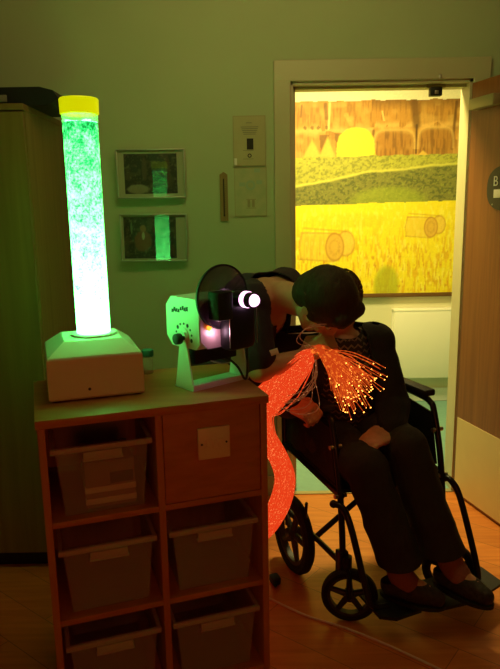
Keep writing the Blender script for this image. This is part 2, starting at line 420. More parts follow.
# keeper hanging from the head of the frame
k = thing('door_stop_bracket', 'small dark metal bracket under the head of the doorway', 'bracket', (.84, 3.0, DH))
MB().ext((.80, 2.985, DH - .016), (.885, 3.02, DH), .003).build('mounting_plate', M['brass'], k)
kb = MB(); kb.ext((.815, 2.975, DH - .05), (.868, 3.01, DH - .014), .003); kb.build('keeper', M['dark'], k)
MB().ext((.834, 2.972, DH - .043), (.85, 2.976, DH - .028), .001).build('roller', M['metal'], k)
MB().lathe([(.006, 0), (.006, .014), (.004, .017)], (.842, 2.93, DH + .014), (0, 0, 1), 12).build('catch_pin', M['metal'], k)

# ------------------------------------------------------------------ the landscape painting in the corridor
MX0, MX1, MZ0, MZ1 = .10, 1.70, .79, 2.27
def sm(e0, e1, x): t = np.clip((x - e0) / (e1 - e0), 0, 1); return t * t * (3 - 2 * t)
def mixc(a, b, t): return a * (1 - t[..., None]) + np.array(b)[None, None] * t[..., None]
def seg_d(px, py, x0, y0, x1, y1):
    dx, dy = x1 - x0, y1 - y0; t = np.clip(((px - x0) * dx + (py - y0) * dy) / (dx * dx + dy * dy), 0, 1)
    return np.hypot(px - x0 - t * dx, py - y0 - t * dy)
def L3(r, g, b): return np.array([lin(r), lin(g), lin(b)])
def landscape(u, v):
    x = MX0 + u * (MX1 - MX0); z = MZ0 + v * (MZ1 - MZ0)
    px = 292 + (x - .3) * 147; py = 298.5 - (z - .8) * 155.5       # painter's own grid
    n1 = (vnoise(px / 2.4, py / 1.8, 1) * .6 + vnoise(px / 1.2, py / 1.0, 21) * .4); n2 = vnoise(px / 7, py / 7, 2); ns = vnoise(px / 1.3, py / 9, 3); nf = vnoise(px / 1.1, py / 1.1, 4)
    wob = (vnoise(px / 5, py * 0, 5) - .5) * 2.2
    sky = L3(236, 226, 196)
    c = np.ones(px.shape + (3,)) * sky
    # cliffs
    cl = np.ones(px.shape + (3,)) * L3(192, 136, 56)
    cl = mixc(cl, L3(140, 94, 34), sm(.4, .8, ns) * .55)
    cl = mixc(cl, L3(214, 166, 84), sm(.5, .9, n2) * .55)
    cl = mixc(cl, L3(112, 72, 24), (1 - sm(0, 12, py - 101)) * .6 * (px > 370))
    ledge = 126 + wob + np.where(px < 372, 4, 0)
    cl = mixc(cl, L3(226, 176, 96), np.exp(-((py - ledge) / 3.2) ** 2) * .8 * (n2 > .25))
    for (x0, y0, x1, y1, w, col, k_) in ((411, 104, 414, 126, 4.5, (96, 60, 18), .75), (414, 126, 414, 154, 1.2, (84, 52, 16), .9), (452, 104, 449, 150, 1.6, (96, 62, 20), .8), (329, 103, 328, 128, 1.2, (240, 205, 130), .9), (325, 104, 326, 118, 2.2, (112, 70, 24), .7),
                                 (372, 131, 371, 155, 1.6, (110, 70, 22), .8), (380, 112, 382, 121, .9, (240, 200, 120), .8), (302, 105, 301, 116, 1.2, (110, 72, 30), .7), (457, 126, 454, 140, 1.5, (226, 170, 80), .7), (345, 115, 350, 124, 2.5, (214, 170, 84), .6), (357, 108, 366, 124, 3.5, (206, 156, 70), .6)):
        cl = mixc(cl, L3(*col), (1 - sm(w * .4, w * 1.3, seg_d(px, py, x0, y0, x1, y1))) * k_)
    for (ax, ay, bx, by, hh, col) in ((319, 134, 329, 134, 16, (126, 84, 26)), (334, 133, 343, 133, 15, (126, 84, 26))):
        t = (py - ay) / hh; inside = (t > 0) & (t < 1) & (px > ax + t * 1.5) & (px < bx - t * (bx - ax) * .8)
        cl = mixc(cl, L3(*col), inside * .85)
    for xx in (305, 312, 318, 326): cl = mixc(cl, L3(96, 70, 20), (np.hypot(px - xx, (py - 127) * .8) < 1.6) * .7)
    for (x0, x1, yt) in ((373, 412, 131), (416, 450, 129), (455, 480, 129)):        # lower blocks with rounded shoulders and pale edges
        xm_, hw_ = (x0 + x1) / 2, (x1 - x0) / 2
        e_ = np.abs((px - xm_) / hw_) ** 5 + np.abs((py - 158) / (158 - yt)) ** 5
        cl = mixc(cl, L3(150, 98, 34), (e_ < 1) * .45); cl = mixc(cl, L3(120, 80, 30), (e_ < 1) * sm(.5, .8, ns) * .5)
        cl = mixc(cl, L3(224, 180, 100), np.exp(-((e_ - 1.15) / .35) ** 2) * .6 * (py < 150))
    mound = ((px - 355) / 19) ** 2 + ((py - 158) / 31) ** 4
    cl = mixc(cl, L3(238, 210, 58), 1 - sm(.85, 1.1, mound + (n1 - .5) * .15))
    for (cx, wd, top) in ((327, 9, 135), (312, 10, 137), (421, 7, 151)):
        tri = np.abs(px - cx) / wd + (157 - py) / (157 - top)
        cl = mixc(cl, L3(226, 186, 78), (1 - sm(.75, 1.1, tri)) * .85)
    c = np.where((py > 101 + wob * .6)[..., None], cl, c)
    # hills
    h = np.ones(px.shape + (3,)) * L3(176, 172, 66)
    h = mixc(h, L3(126, 126, 50), sm(.42, .7, n1) * .8); h = mixc(h, L3(196, 190, 60), sm(.7, .9, nf) * .5)
    xp = np.array([270, 293, 330, 365, 400, 425, 462, 500]); yp = np.array([189, 186, 180, 172, 170.5, 167, 165, 163])
    line = np.interp(px, xp, yp) + wob * .3
    low = np.ones(px.shape + (3,)) * L3(128, 126, 58)
    low = mixc(low, L3(86, 90, 42), sm(.4, .7, n1) * .85); low = mixc(low, L3(150, 156, 60), sm(.72, .92, nf) * .6)
    lens = ((px - 388) / 42) ** 2 + ((py - 206) / 20) ** 2
    low = mixc(low, L3(160, 172, 48), (1 - sm(.5, 1.2, lens)) * .55)
    h = np.where((py > line)[..., None], low, h)
    h = mixc(h, L3(214, 206, 90), np.exp(-((py - line) / 1.3) ** 2) * .9)
    c = np.where((py > 156.5 + wob * .5 - (px - 300) * .008)[..., None], h, c)
    # field
    f = np.ones(px.shape + (3,)) * L3(238, 216, 34)
    f = mixc(f, L3(222, 170, 26), sm(.45, .8, ns) * sm(205, 260, py) * .8)
    f = mixc(f, L3(244, 232, 90), sm(.6, .85, vnoise(px / 1.6, py / 5, 9)) * .6)
    f = mixc(f, L3(206, 140, 30), sm(.78, .9, vnoise(px / 1.4, py / 4.5, 12)) * sm(225, 270, py) * .7)
    f = mixc(f, L3(160, 168, 30), (1 - sm(.5, 1.1, ((px - 388) / 14) ** 2 + ((py - 292) / 24) ** 2)) * .7)
    f = mixc(f, L3(190, 180, 28), (1 - sm(.4, 1.1, ((px - 345) / 50) ** 2 + ((py - 222) / 9) ** 2)) * .25)
    brown = L3(186, 132, 40)
    def bale(f, ox, oy, s):
        X, Y = (px - ox) / s, (py - oy) / s
        body = (X > -26) & (X < 9) & (np.abs(Y - X * .06) < 15)
        f = mixc(f, L3(222, 180, 70), (body * (.30 + .35 * nf)))
        e2 = np.hypot((X - 20) / 9, (Y + 3) / 13); f = mixc(f, L3(226, 186, 76), (e2 < 1) * .75)
        f = mixc(f, brown, np.exp(-((e2 - 1) / .10) ** 2) * .6 * (X > 12))
        e1 = np.hypot((X - 9) / 9, (Y - .5) / 14.5); f = mixc(f, L3(214, 168, 66), (e1 < 1) * .85)
        f = mixc(f, brown, np.exp(-((e1 - 1) / .09) ** 2) * .85)
        f = mixc(f, brown, np.exp(-((e1 - .55) / .14) ** 2) * .35 * (n1 > .4))
        for (x0, y0, x1, y1) in ((-24, -15, 10, -14), (-26, 13, 8, 16), (-22, -20, 20, -16), (-24, -15, -27, 0), (-27, 0, -25, 13)):
            f = mixc(f, brown, (1 - sm(.5, 1.5, seg_d(X, Y, x0, y0, x1, y1))) * .55 * (.5 + nf * .6))
        return f
    f = bale(f, 326, 249, 1.0); f = bale(f, 425, 230, .72)
    c = np.where((py > 205.5 - (px - 292) * .016 + wob * .4)[..., None], f, c)
    return np.clip(c * (.94 + .12 * nf[..., None]), 0, 1)
P = thing('landscape_painting', 'large painting of hay bales, green hills and brown cliffs on the corridor wall', 'painting', ((MX0 + MX1) / 2, CY, MZ0))
paint('painted_canvas', (MX0, CY - .022, MZ0), (MX1 - MX0, 0, 0), (0, 0, MZ1 - MZ0), 340, 310, landscape, paintmat('landscape_paint', .6), P)
MB().ext((MX0, CY - .0215, MZ0), (MX1, CY - .001, MZ1)).build('backing_board', M['dooredge'], P, False)
fr = MB(); t = .028
fr.ext((MX0 - t, CY - .035, MZ0 - t), (MX1 + t, CY - .001, MZ0), .003); fr.ext((MX0 - t, CY - .035, MZ1), (MX1 + t, CY - .001, MZ1 + t), .003)
fr.ext((MX0 - t, CY - .035, MZ0), (MX0, CY - .001, MZ1), .003); fr.ext((MX1, CY - .035, MZ0), (MX1 + t, CY - .001, MZ1), .003)
fr.build('picture_frame', mat('brown_frame_wood', rgb(112, 76, 34), .5, var=.2, scale=(10, 60, 60)), P)

# radiator
rd = thing('radiator', 'white flat panel radiator on the corridor wall below the painting', 'radiator', (1.4, CY, .17))
rb = MB().ext((1.0, CY - .09, .19), (1.85, CY - .045, .675), .008).build('front_panel', M['rad'], rd)
g = MB()
for i in range(27): g.ext((1.01 + i * .031, CY - .045, .22), (1.013 + i * .031, CY - .012, .65))
g.ext((1.0, CY - .012, .2), (1.85, CY - .004, .67)); g.build('convector_fins', M['rad'], rd, False)
MB().ext((.998, CY - .092, .668), (1.852, CY - .004, .682), .003).build('top_grille', M['rad'], rd)
v = MB(); v.tube([(1.02, CY - .03, .0), (1.02, CY - .03, .21)], .008, 10, False); v.lathe([(.016, 0), (.016, .04), (.01, .045)], (.985, CY - .03, .205), (0, 0, 1), 14); v.tube([(.985, CY - .03, .225), (1.02, CY - .03, .225)], .009, 10, False)
v.build('valve', M['skirt'], rd)

# ------------------------------------------------------------------ tall cupboard
CUX, CUY, CUH = -.768, 2.31, 1.755
cu = thing('tall_cupboard', 'tall wooden cupboard standing against the wall left of the green bubble tube', 'cupboard', (-1.19, 2.62, 0))
MB().ext((CUX - .02, CUY + .02, 0), (CUX, 2.93, CUH - .022)).build('side_panel', M['cupb'], cu, False)
MB().ext((-1.60, CUY + .02, 0), (-1.58, 2.93, CUH - .022)).build('side_panel', M['cupb'], cu, False)
MB().ext((-1.60, CUY - .004, CUH - .022), (CUX + .003, 2.93, CUH), .002).build('top_panel', M['cupb'], cu, False)
MB().ext((-1.58, 2.915, .06), (CUX - .02, 2.93, CUH - .022)).build('back_panel', M['cupb'], cu, False)
MB().ext((-1.58, CUY + .04, 0), (CUX - .02, CUY + .06, .07)).build('plinth', M['dark'], cu, False)
for x0, x1, hx in ((-1.598, -1.186, -1.22), (-1.182, CUX - .002, -1.15)):
    dr = MB().ext((x0, CUY, .072), (x1, CUY + .019, CUH - .026), .0015).build('door', M['cupb'], cu, False)
    h = MB(); h.tube([(hx, CUY, .85), (hx, CUY - .03, .86), (hx, CUY - .03, 1.0), (hx, CUY, 1.01)], .005, 8); h.build('handle', M['metal'], dr)
# flat black case lying on it, its rounded end over the edge
bc = thing('black_case', 'long black carrying case lying on top of the tall cupboard', 'case', (-1.1, 2.5, CUH))
c = MB(); c.prism([V((-1.5, 2.36, CUH)), V((-.70, 2.36, CUH)), V((-.655, 2.36, CUH + .022)), V((-.675, 2.36, CUH + .05)), V((-.72, 2.36, CUH + .062)), V((-1.5, 2.36, CUH + .062))], (0, .3, 0))
c.build('shell', M['black'], bc)
MB().ext((-1.35, 2.352, CUH + .012), (-.835, 2.36, CUH + .036), .002).build('side_strip', mat('grey_trim', rgb(120, 120, 104), .5, var=.1), bc)
hh = MB(); hh.tube([(-1.14, 2.36, CUH + .03), (-1.14, 2.33, CUH + .03), (-1.0, 2.33, CUH + .03), (-1.0, 2.36, CUH + .03)], .007, 8); hh.build('carry_handle', M['blackrub'], bc)

# ------------------------------------------------------------------ storage cabinet of six cells
ca_ = math.radians(18.5); E = V((math.cos(ca_), math.sin(ca_), 0)); N = V((-math.sin(ca_), math.cos(ca_), 0))
C0 = V((-.514, 1.459, 0)); CW, CD, CT = .586, .385, .90
CM = Matrix((E, N, V((0, 0, 1)))).transposed()
def cp(s, n, z): return C0 + E * s + N * n + V((0, 0, z))
def cbox(mb, s0, s1, n0, n1, z0, z1, bev=0.0): return mb.box(cp((s0 + s1) / 2, (n0 + n1) / 2, (z0 + z1) / 2), (s1 - s0, n1 - n0, z1 - z0), CM, bev)
cab = thing('storage_cabinet', 'beech six-cell storage cabinet carrying the bubble tube and projector', 'cabinet', cp(CW / 2, CD / 2, 0))
cbox(MB(), -.004, CW + .004, -.006, CD + .002, CT - .022, CT, .002).build('top_board', M['beech'], cab)
for s in (0, CW - .018): cbox(MB(), s, s + .018, 0, CD, 0, CT - .022, .001).build('side_panel', M['beechv'], cab)
cbox(MB(), .284, .302, .001, CD - .006, .075, CT - .022, .001).build('divider', M['beechv'], cab)
SH = (.085, .358, .630)
for z in SH:
    for s0, s1 in ((.018, .284), (.302, CW - .018)):
        cbox(MB(), s0, s1, .002, CD - .006, z - .016, z, .001).build('shelf', M['beech'], cab)
cbox(MB(), .018, CW - .018, CD - .006, CD, 0.03, CT - .022).build('back_panel', M['beechv'], cab)
cbox(MB(), .018, CW - .018, .02, .036, 0, .068).build('plinth', M['beech'], cab)
fp = cbox(MB(), .304, CW - .02, .004, .02, .632, CT - .024, .001).build('blank_panel', M['beech'], cab)
sp_ = cbox(MB(), .393, .480, -.004, .004, .742, .829, .0025).build('switch_plate', M['plate'], fp)
sp_['label'] = 'white square switch plate on the wooden panel'
for s in (.403, .470): MB().lathe([(.0032, 0), (.0028, .0012)], cp(s, -.004, .785), -N, 10).build('screw', M['dark'], sp_)
for s in (.421, .437, .453): cbox(MB(), s - .006, s + .006, -.0062, -.0035, .774, .797, .001).build('rocker', M['plate'], sp_)

# clear tubs: built once, copied for the other cells
def tub_parts(root, s0, z):
    s1 = s0 + .240; n0, n1 = .018, .34; tp = .020; h = .184; w = .0025
    def ringpts(i, zz): # inset grows towards the base
        return [cp(s0 + i, n0 + i * .6, zz), cp(s1 - i, n0 + i * .6, zz), cp(s1 - i, n1 - i * .6, zz), cp(s0 + i, n1 - i * .6, zz)]
    b = MB(); bm = b.bm
    o0 = [bm.verts.new(p) for p in ringpts(tp, z)]; o1 = [bm.verts.new(p) for p in ringpts(.004, z + h)]
    i1 = [bm.verts.new(p) for p in ringpts(.004 + w, z + h)]; i0 = [bm.verts.new(p) for p in ringpts(tp + w, z + w)]
    bm.faces.new(o0[::-1]); bm.faces.new(i0)
    for A, B in ((o0, o1), (o1, i1), (i1, i0)):
        for k_ in range(4): bm.faces.new((A[k_], A[(k_ + 1) % 4], B[(k_ + 1) % 4], B[k_]))
    b.build('body', M['tub'], root, False)
    r = MB(); hz = z + h
    cbox(r, s0 - .006, s1 + .006, n0 - .008, n0 + .004, hz - .012, hz + .002, .002); cbox(r, s0 - .006, s1 + .006, n1 - .004, n1 + .006, hz - .012, hz + .002, .002)
    cbox(r, s0 - .006, s0 + .005, n0, n1, hz - .012, hz + .002, .002); cbox(r, s1 - .005, s1 + .006, n0, n1, hz - .012, hz + .002, .002)
    r.build('rim', M['rim'], root)
    m_ = (s0 + s1) / 2
    hd = MB(); cbox(hd, m_ - .048, m_ + .048, n0 - .012, n0 - .006, hz - .034, hz - .012, .002); cbox(hd, m_ - .05, m_ + .05, n0 - .014, n0 + .002, hz - .036, hz - .031, .0015)
    hd.build('handle', M['rim'], root)
TUBL = ['clear plastic tub holding a white box, in the cell left of the wooden panel', 'clear plastic tub in the middle left cell, below the one with a white box',
        'clear plastic tub in the bottom left cell of the cabinet', 'clear plastic tub in the cell directly below the wooden panel', 'clear plastic tub in the bottom right cell of the cabinet']
spots = [(.031, SH[2]), (.031, SH[1]), (.031, SH[0]), (.315, SH[1]), (.315, SH[0])]
tub0 = thing('storage_tub', TUBL[0], 'storage tub', cp(spots[0][0] + .116, .18, SH[2]), 'clear tubs in the cabinet')
tub_parts(tub0, *spots[0])
for i in range(1, 5):
    r = tub0.copy(); COL.objects.link(r); r['label'] = TUBL[i]
    r.location = cp(spots[i][0] + .116, .18, spots[i][1])
    for ch in tub0.children:
        q = ch.copy(); COL.objects.link(q); q.parent = r; q.matrix_parent_inverse = ch.matrix_parent_inverse.copy()
# white box standing in the first tub
wx = thing('white_box', 'white box with a dark window and two white bands, inside the clear tub', 'box', cp(.17, .1, SH[2] + .003))
cbox(MB(), .106, .232, .045, .20, SH[2] + .004, SH[2] + .128, .002).build('carton', mat('faded_card', rgb(150, 118, 108), .8, var=.1), wx)
cbox(MB(), .104, .234, .043, .06, SH[2] + .014, SH[2] + .029, .001).build('band', M['paper'], wx)
cbox(MB(), .104, .234, .043, .06, SH[2] + .045, SH[2] + .060, .001).build('band', M['paper'], wx)
cbox(MB(), .168, .228, .0435, .047, SH[2] + .066, SH[2] + .096, .001).build('window', M['dark'], wx)
# ------------------------------------------------------------------ bubble tube lamp
B0 = cp(.158, .252, CT)            # middle of its base
bt = thing('bubble_tube_lamp', 'glowing green bubble tube with yellow cap on a white plinth box', 'lamp', B0)
def bp(s, n, z): return B0 + E * s + N * n + V((0, 0, z))
hw = .124
b = MB(); lv = [(hw - .004, .004), (hw, .010), (hw - .001, .112), (hw - .004, .118), (.078, .150), (.074, .152)]
rg = []
for r_, z in lv:
    rg.append([b.bm.verts.new(bp(sx * r_, sy * r_ * (1 if z < .13 else 1), z)) for sx, sy in ((-1, -1), (1, -1), (1, 1), (-1, 1))])
b.bm.faces.new(rg[0][::-1]); b.bm.faces.new(rg[-1])
for A, B in zip(rg, rg[1:]):
    for k_ in range(4): b.bm.faces.new((A[k_], A[(k_ + 1) % 4], B[(k_ + 1) % 4], B[k_]))
base = b.build('plinth', M['box'], bt, False)
for sx, sy in ((-1, -1), (1, -1), (1, 1), (-1, 1)): MB().lathe([(.011, 0), (.011, .005)], bp(sx * .105, sy * .105, 0), (0, 0, 1), 12).build('foot', M['blackrub'], base)
MB().lathe([(.004, 0), (.004, .002)], bp(-.02, -hw, .03), -N, 10).build('screw', M['dark'], base)
TC = bp(.010, .0, 0); TR = .0485; TZ0, TZ1 = .152, .749; WS = TZ1 - .034
def tz(z): return TC + V((0, 0, z))
MB().lathe([(TR + .012, .150), (TR + .012, .158), (TR + .004, .160)], TC, (0, 0, 1), 40).build('collar', M['box'], bt)
MB().lathe([(TR - .003, TZ0 + .002), (TR - .003, WS)], TC, (0, 0, 1), 48).build('water_column', water_mat(B0.z + TZ0, B0.z + TZ1), bt)
fo = MB()
for k_ in range(46):
    a = random.uniform(0, 2 * PI); rr = (TR - .007) * math.sqrt(random.random()); fo.ball(tz(WS) + V((math.cos(a) * rr, math.sin(a) * rr, random.uniform(-.001, .002))), random.uniform(.003, .006), sub=2)
fo.build('surface_foam', glow('foam_glow', (.12, 1.0, .25, 1), 12), bt)
MB().lathe([(TR, TZ0), (TR, TZ1)], TC, (0, 0, 1), 48).build('acrylic_tube', pane_mat('acrylic', .03), bt)
fm_ = bpy.data.materials.new('wet_film'); fm_.use_nodes = True; nt = fm_.node_tree; nt.nodes.clear()
o_ = nt.nodes.new('ShaderNodeOutputMaterial'); mx = nt.nodes.new('ShaderNodeMixShader'); mx2 = nt.nodes.new('ShaderNodeMixShader'); t_ = nt.nodes.new('ShaderNodeBsdfTransparent'); d_ = nt.nodes.new('ShaderNodeBsdfDiffuse'); tr_ = nt.nodes.new('ShaderNodeBsdfTranslucent')
tc = nt.nodes.new('ShaderNodeTexCoord'); nz = nt.nodes.new('ShaderNodeTexNoise'); nz.inputs['Scale'].default_value = 90; nt.links.new(tc.outputs['Object'], nz.inputs['Vector']); nt.links.new(nz.outputs['Fac'], mx.inputs[0])
nt.links.new(t_.outputs[0], mx.inputs[1]); nt.links.new(mx2.outputs[0], mx.inputs[2]); nt.links.new(d_.outputs[0], mx2.inputs[1]); nt.links.new(tr_.outputs[0], mx2.inputs[2]); nt.links.new(mx.outputs[0], o_.inputs[0])
wf_ = MB().lathe([(TR - .002, WS), (TR - .002, TZ1 - .002)], TC, (0, 0, 1), 48)
bmesh.ops.delete(wf_.bm, geom=[f for f in wf_.bm.faces if len(f.verts) > 4], context='FACES'); wf_.build('wet_film', fm_, bt)
cm = mat('yellow_glow_cap', rgb(236, 238, 20), .35, var=.03, emit=rgb(232, 240, 0), estr=.7)  # own emission stands in for tube light shining through the cap
MB().lathe([(TR - .001, TZ1 - .014), (TR + .0015, TZ1 - .012), (TR + .002, TZ1 + .024), (TR - .001, TZ1 + .027), (.0, TZ1 + .027)], TC, (0, 0, 1), 48).build('cap', cm, bt)

# small lidded jar at the back of the cabinet
jl = V((-.312, 1.895, CT)); j = thing('small_jar', 'small clear jar with teal lid at the back edge of the cabinet top', 'jar', jl)
MB().lathe([(.014, 0), (.0155, .002), (.0155, .05), (.012, .055)], jl, (0, 0, 1), 20).build('body', M['jar'], j)
MB().lathe([(.017, .053), (.018, .055), (.018, .072), (.016, .074)], jl, (0, 0, 1), 20).build('lid', M['teal'], j)

# ------------------------------------------------------------------ effects projector
PA = V((.75, .66, 0)).normalized(); PG = V((.66, -.75, 0)).normalized()
PO = V((-.112, 1.783, CT))
PM = Matrix((PA, PG, V((0, 0, 1)))).transposed()
if PM.determinant() < 0: pass
def pp(a, g, z): return PO + PA * a + PG * g + V((0, 0, z))
pj = thing('effects_projector', 'white and black light-effects projector with colour wheel on the cabinet', 'projector', PO)
yk = MB()
yk.prism([pp(-.1, -.04, 0), pp(.1, -.04, 0), pp(.1, .045, 0), pp(-.1, .045, 0)], (0, 0, .004))
yk.prism([pp(-.1, .045, .0), pp(.1, .045, .0), pp(.1, .045, .016), pp(-.1, .045, .016)], PG * .002)
for s in (-1, 1):
    q = [pp(s * .1, -.038, 0), pp(s * .1, .047, 0), pp(s * .1, .022, .125), pp(s * .1, .012, .16), pp(s * .1, -.006, .16), pp(s * .1, -.014, .115)]
    yk.prism(q, PA * (-s * .004))
yk.build('yoke', M['proj'], pj, False)
BG0, BG1, BZ = -.082, .070, .183
def octo(a, g0, g1, zc, h, ch): # octagon profile in the g-z plane
    z0, z1 = zc - h, zc + h
    return [pp(a, g0 + ch, z0), pp(a, g1 - ch * .6, z0), pp(a, g1, z0 + ch * .6), pp(a, g1, z1 - ch * .3), pp(a, g1 - ch * .3, z1), pp(a, g0 + ch, z1), pp(a, g0, z1 - ch), pp(a, g0, z0 + ch)]
MB().prism(octo(-.092, BG0, BG1, BZ + .002, .069, .026), PA * .184).build('housing', M['proj'], pj, False)
# pivot, knob, graduation dots and the raised marks on the side plate
MB().lathe([(.022, 0), (.022, .003), (.010, .004)], pp(-.092, 0, .15), -PA, 28).build('pivot_disc', M['proj'], pj)
kn = MB(); kn.lathe([(.006, 0), (.006, .01), (.014, .011), (.0155, .016), (.0145, .028), (.010, .030)], pp(-.1, .010, .145), -PA, 20); kn.build('knob', M['black'], pj)
MB().lathe([(.006, 0), (.006, .01), (.014, .011), (.0145, .026), (.010, .028)], pp(.1, 0, .138), PA, 20).build('knob', M['black'], pj)
for k_ in range(8):
    g_ = -.050 + k_ * .0098; z_ = .214 + .0032 * math.sin(k_ * 1.7) + k_ * .0018; mk = MB()
    x_, y_ = random.uniform(.0045, .0065), random.uniform(.010, .014)
    pts = [(-.5, -.5), (-.1, -.42), (.0, -.1), (.3, -.5), (.5, -.35), (.35, .1), (.5, .45), (.1, .5), (-.05, .2), (-.4, .5)]
    mk.prism([pp(-.092, g_ + a * x_ * 1.5, z_ + b * y_) for a, b in pts], -PA * .001); mk.build('printed_mark', M['dark'], pj, False)
for k_ in range(9):
    a = math.radians(-20 + k_ * 27); rr = .036
    MB().lathe([(.0032 if k_ % 3 else .0058, 0), (.003, .001)], pp(-.092, math.cos(a) * rr, .15 + math.sin(a) * rr * .9), -PA, 12).build('dial_mark', M['dark'], pj)
# front plate (black octagon), the slot unit in front of it, colour wheel, lens
def facep(g, hw_, z0, z1, ch): return [pp(-hw_ + ch, g, z0), pp(hw_ - ch, g, z0), pp(hw_, g, z0 + ch), pp(hw_, g, z1 - ch), pp(hw_ - ch, g, z1), pp(-hw_ + ch, g, z1), pp(-hw_, g, z1 - ch), pp(-hw_, g, z0 + ch)]
MB().prism(facep(BG1, .090, .118, .250, .022), PG * .003).build('front_plate', mat('pinkish_grey_plate', rgb(176, 150, 150), .4, .2, var=.05), pj, False)
rt = MB().box(pp(.02, BG1 + .026, .172), (.098, .050, .125), PM, .016).build('rotator_unit', M['dark'], pj)
for s in (-.0285, .0685): MB().box(pp(s, BG1 + .0512, .172), (.002, .002, .10), PM).build('edge_trim', M['metal'], rt)
MB().box(pp(-.046, BG1 + .036, .238), (.05, .045, .075), PM, .004).build('motor_block', mat('dark_motor_case', rgb(40, 52, 44), .35, .3, var=.2), rt)
WC = pp(-.018, BG1 + .010, .256); WR = .088
wm = bpy.data.materials.new('painted_effect_glass'); wm.use_nodes = True
nt = wm.node_tree; b_ = nt.nodes['Principled BSDF']; tc = nt.nodes.new('ShaderNodeTexCoord'); nz = nt.nodes.new('ShaderNodeTexNoise'); nz.inputs['Scale'].default_value = 28; nz.inputs['Detail'].default_value = 4; nz.inputs['Distortion'].default_value = 2
rp = nt.nodes.new('ShaderNodeValToRGB'); rp.color_ramp.elements[0].color = rgb(44, 38, 50); rp.color_ramp.elements[1].color = rgb(170, 140, 90); rp.color_ramp.elements[0].position = .35; rp.color_ramp.elements[1].position = .75
q = rp.color_ramp.elements.new(.55); q.color = rgb(70, 52, 76)
nt.links.new(tc.outputs['Object'], nz.inputs['Vector']); nt.links.new(nz.outputs['Fac'], rp.inputs['Fac']); nt.links.new(rp.outputs['Color'], b_.inputs['Base Color']); b_.inputs['Roughness'].default_value = .12; b_.inputs['Alpha'].default_value = .62
wh = MB().lathe([(WR - .004, -.0012), (WR - .004, .0012)], WC, PG, 64).build('effect_wheel', wm, pj)
MB().lathe([(WR - .005, -.003), (WR, -.003), (WR, .003), (WR - .005, .003)], WC, PG, 64, closed=True).build('wheel_rim', M['black'], wh)
MB().lathe([(.010, -.005), (.010, .006), (.006, .008)], WC, PG, 24).build('wheel_hub', M['metal'], wh)
# lens barrel on the right of the front, pinkish white light
LC = pp(.029, BG1 + .033, .248)
ln_ = MB(); ln_.lathe([(.021, -.02), (.021, .052), (.0175, .052), (.0175, -.02)], LC, PG, 32, closed=True); lens = ln_.build('lens_barrel', mat('smoked_lens_tube', rgb(60, 44, 58), .3, .3, var=.1), pj)
lg = glow('lens_light', (1.0, .50, .86, 1), 3.0)
le = MB(); le.ball(LC + PG * .050, (.0172, .0172, .010), frame3((1, 0, 0), PG), 3); le.build('lens_glass', lg, lens)
MB().lathe([(.0212, .014), (.0225, .016), (.0225, .030), (.0212, .032)], LC, PG, 32, closed=True).build('lens_ring', lg, lens)
il = MB(); il.ball(pp(-.064, BG1 + .008, .176), .0072, sub=3); il.build('indicator_lamp', glow('amber_glow', (1.0, .22, .02, 1), 3.2), pj)
cb = MB(); cb.tube([pp(.02, .0, .09), pp(.05, .05, .05), pp(.06, .075, .012), pp(.075, .07, .03), pp(.08, .065, .10)], .0035, 8); cb.build('cable_loop', M['black'], pj)
cb = MB(); cb.tube([pp(-.06, .075, .085), pp(-.03, .082, .074), pp(.0, .085, .072)], .002, 8); cb.build('trim_wire', M['metal'], pj)
fn_ = MB(); fn_.box(pp(.0, -.01, .092), (.15, .07, .05), PM, .004); fn_.build('transformer_box', M['dark'], pj)
# wheel light inside the rotator head

# ------------------------------------------------------------------ pictures on the wall
def gridpic(seed, fig):
    def f(u, v):
        n = vnoise(u * 14, v * 10, seed); n2 = vnoise(u * 34, v * 26, seed + 1)
        c = np.ones(u.shape + (3,)) * L3(34, 32, 26)
        c = mixc(c, L3(74, 64, 44), sm(.5, .8, n) * .8); c = mixc(c, L3(120, 110, 84), sm(.72, .9, n2) * .5)
        for (x, y, rx, ry, col, k_) in fig:
            c = mixc(c, L3(*col), (1 - sm(.7, 1.15, ((u - x) / rx) ** 2 + ((v - y) / ry) ** 2 + (n2 - .5) * .4)) * k_)
        return np.clip(c, 0, 1)
    return f
pm = paintmat('photo_print', .5)
def picture(name, label, c, w, h, roll, yaw, mount, fig, seed, mat_b):
    ex = V((math.cos(roll) * math.cos(yaw), math.sin(yaw), math.sin(roll))); ez = V((-math.sin(roll), 0, math.cos(roll))); nn = ex.cross(ez).normalized(); nn = -nn if nn.y > 0 else nn
    o = thing(name, label, 'picture', c + V((0, 0, -h / 2)), 'framed photographs on the green wall')
    X = Matrix((ex, -nn, ez)).transposed(); t = .006
    f = MB()
    for a, b, sx, sz in ((0, h / 2 - t / 2, w, t), (0, -h / 2 + t / 2, w, t), (-w / 2 + t / 2, 0, t, h - 2 * t), (w / 2 - t / 2, 0, t, h - 2 * t)):
        f.box(c + ex * a + ez * b + nn * .010, (sx, .020, sz), X, .002)
    f.build('frame', M['silver'], o)
    MB().box(c + nn * .004, (w - t, .004, h - t), X).build('mount', M['mount'], o, False)
    l, r_, b_2, tp = mount
    paint('photo_print', c + nn * .0075 + ex * (-w / 2 + l) + ez * (-h / 2 + b_2), ex * (w - l - r_), ez * (h - b_2 - tp), 90, 70, gridpic(seed, fig), pm, o)
    MB().box(c + nn * .013, (w - t * 1.6, .0015, h - t * 1.6), X).build('glass', M['pane'], o, False)
    return o
p1 = (at(116, 149.5, 2.93) + at(186, 198, 2.93)) / 2; p1.y = 2.927
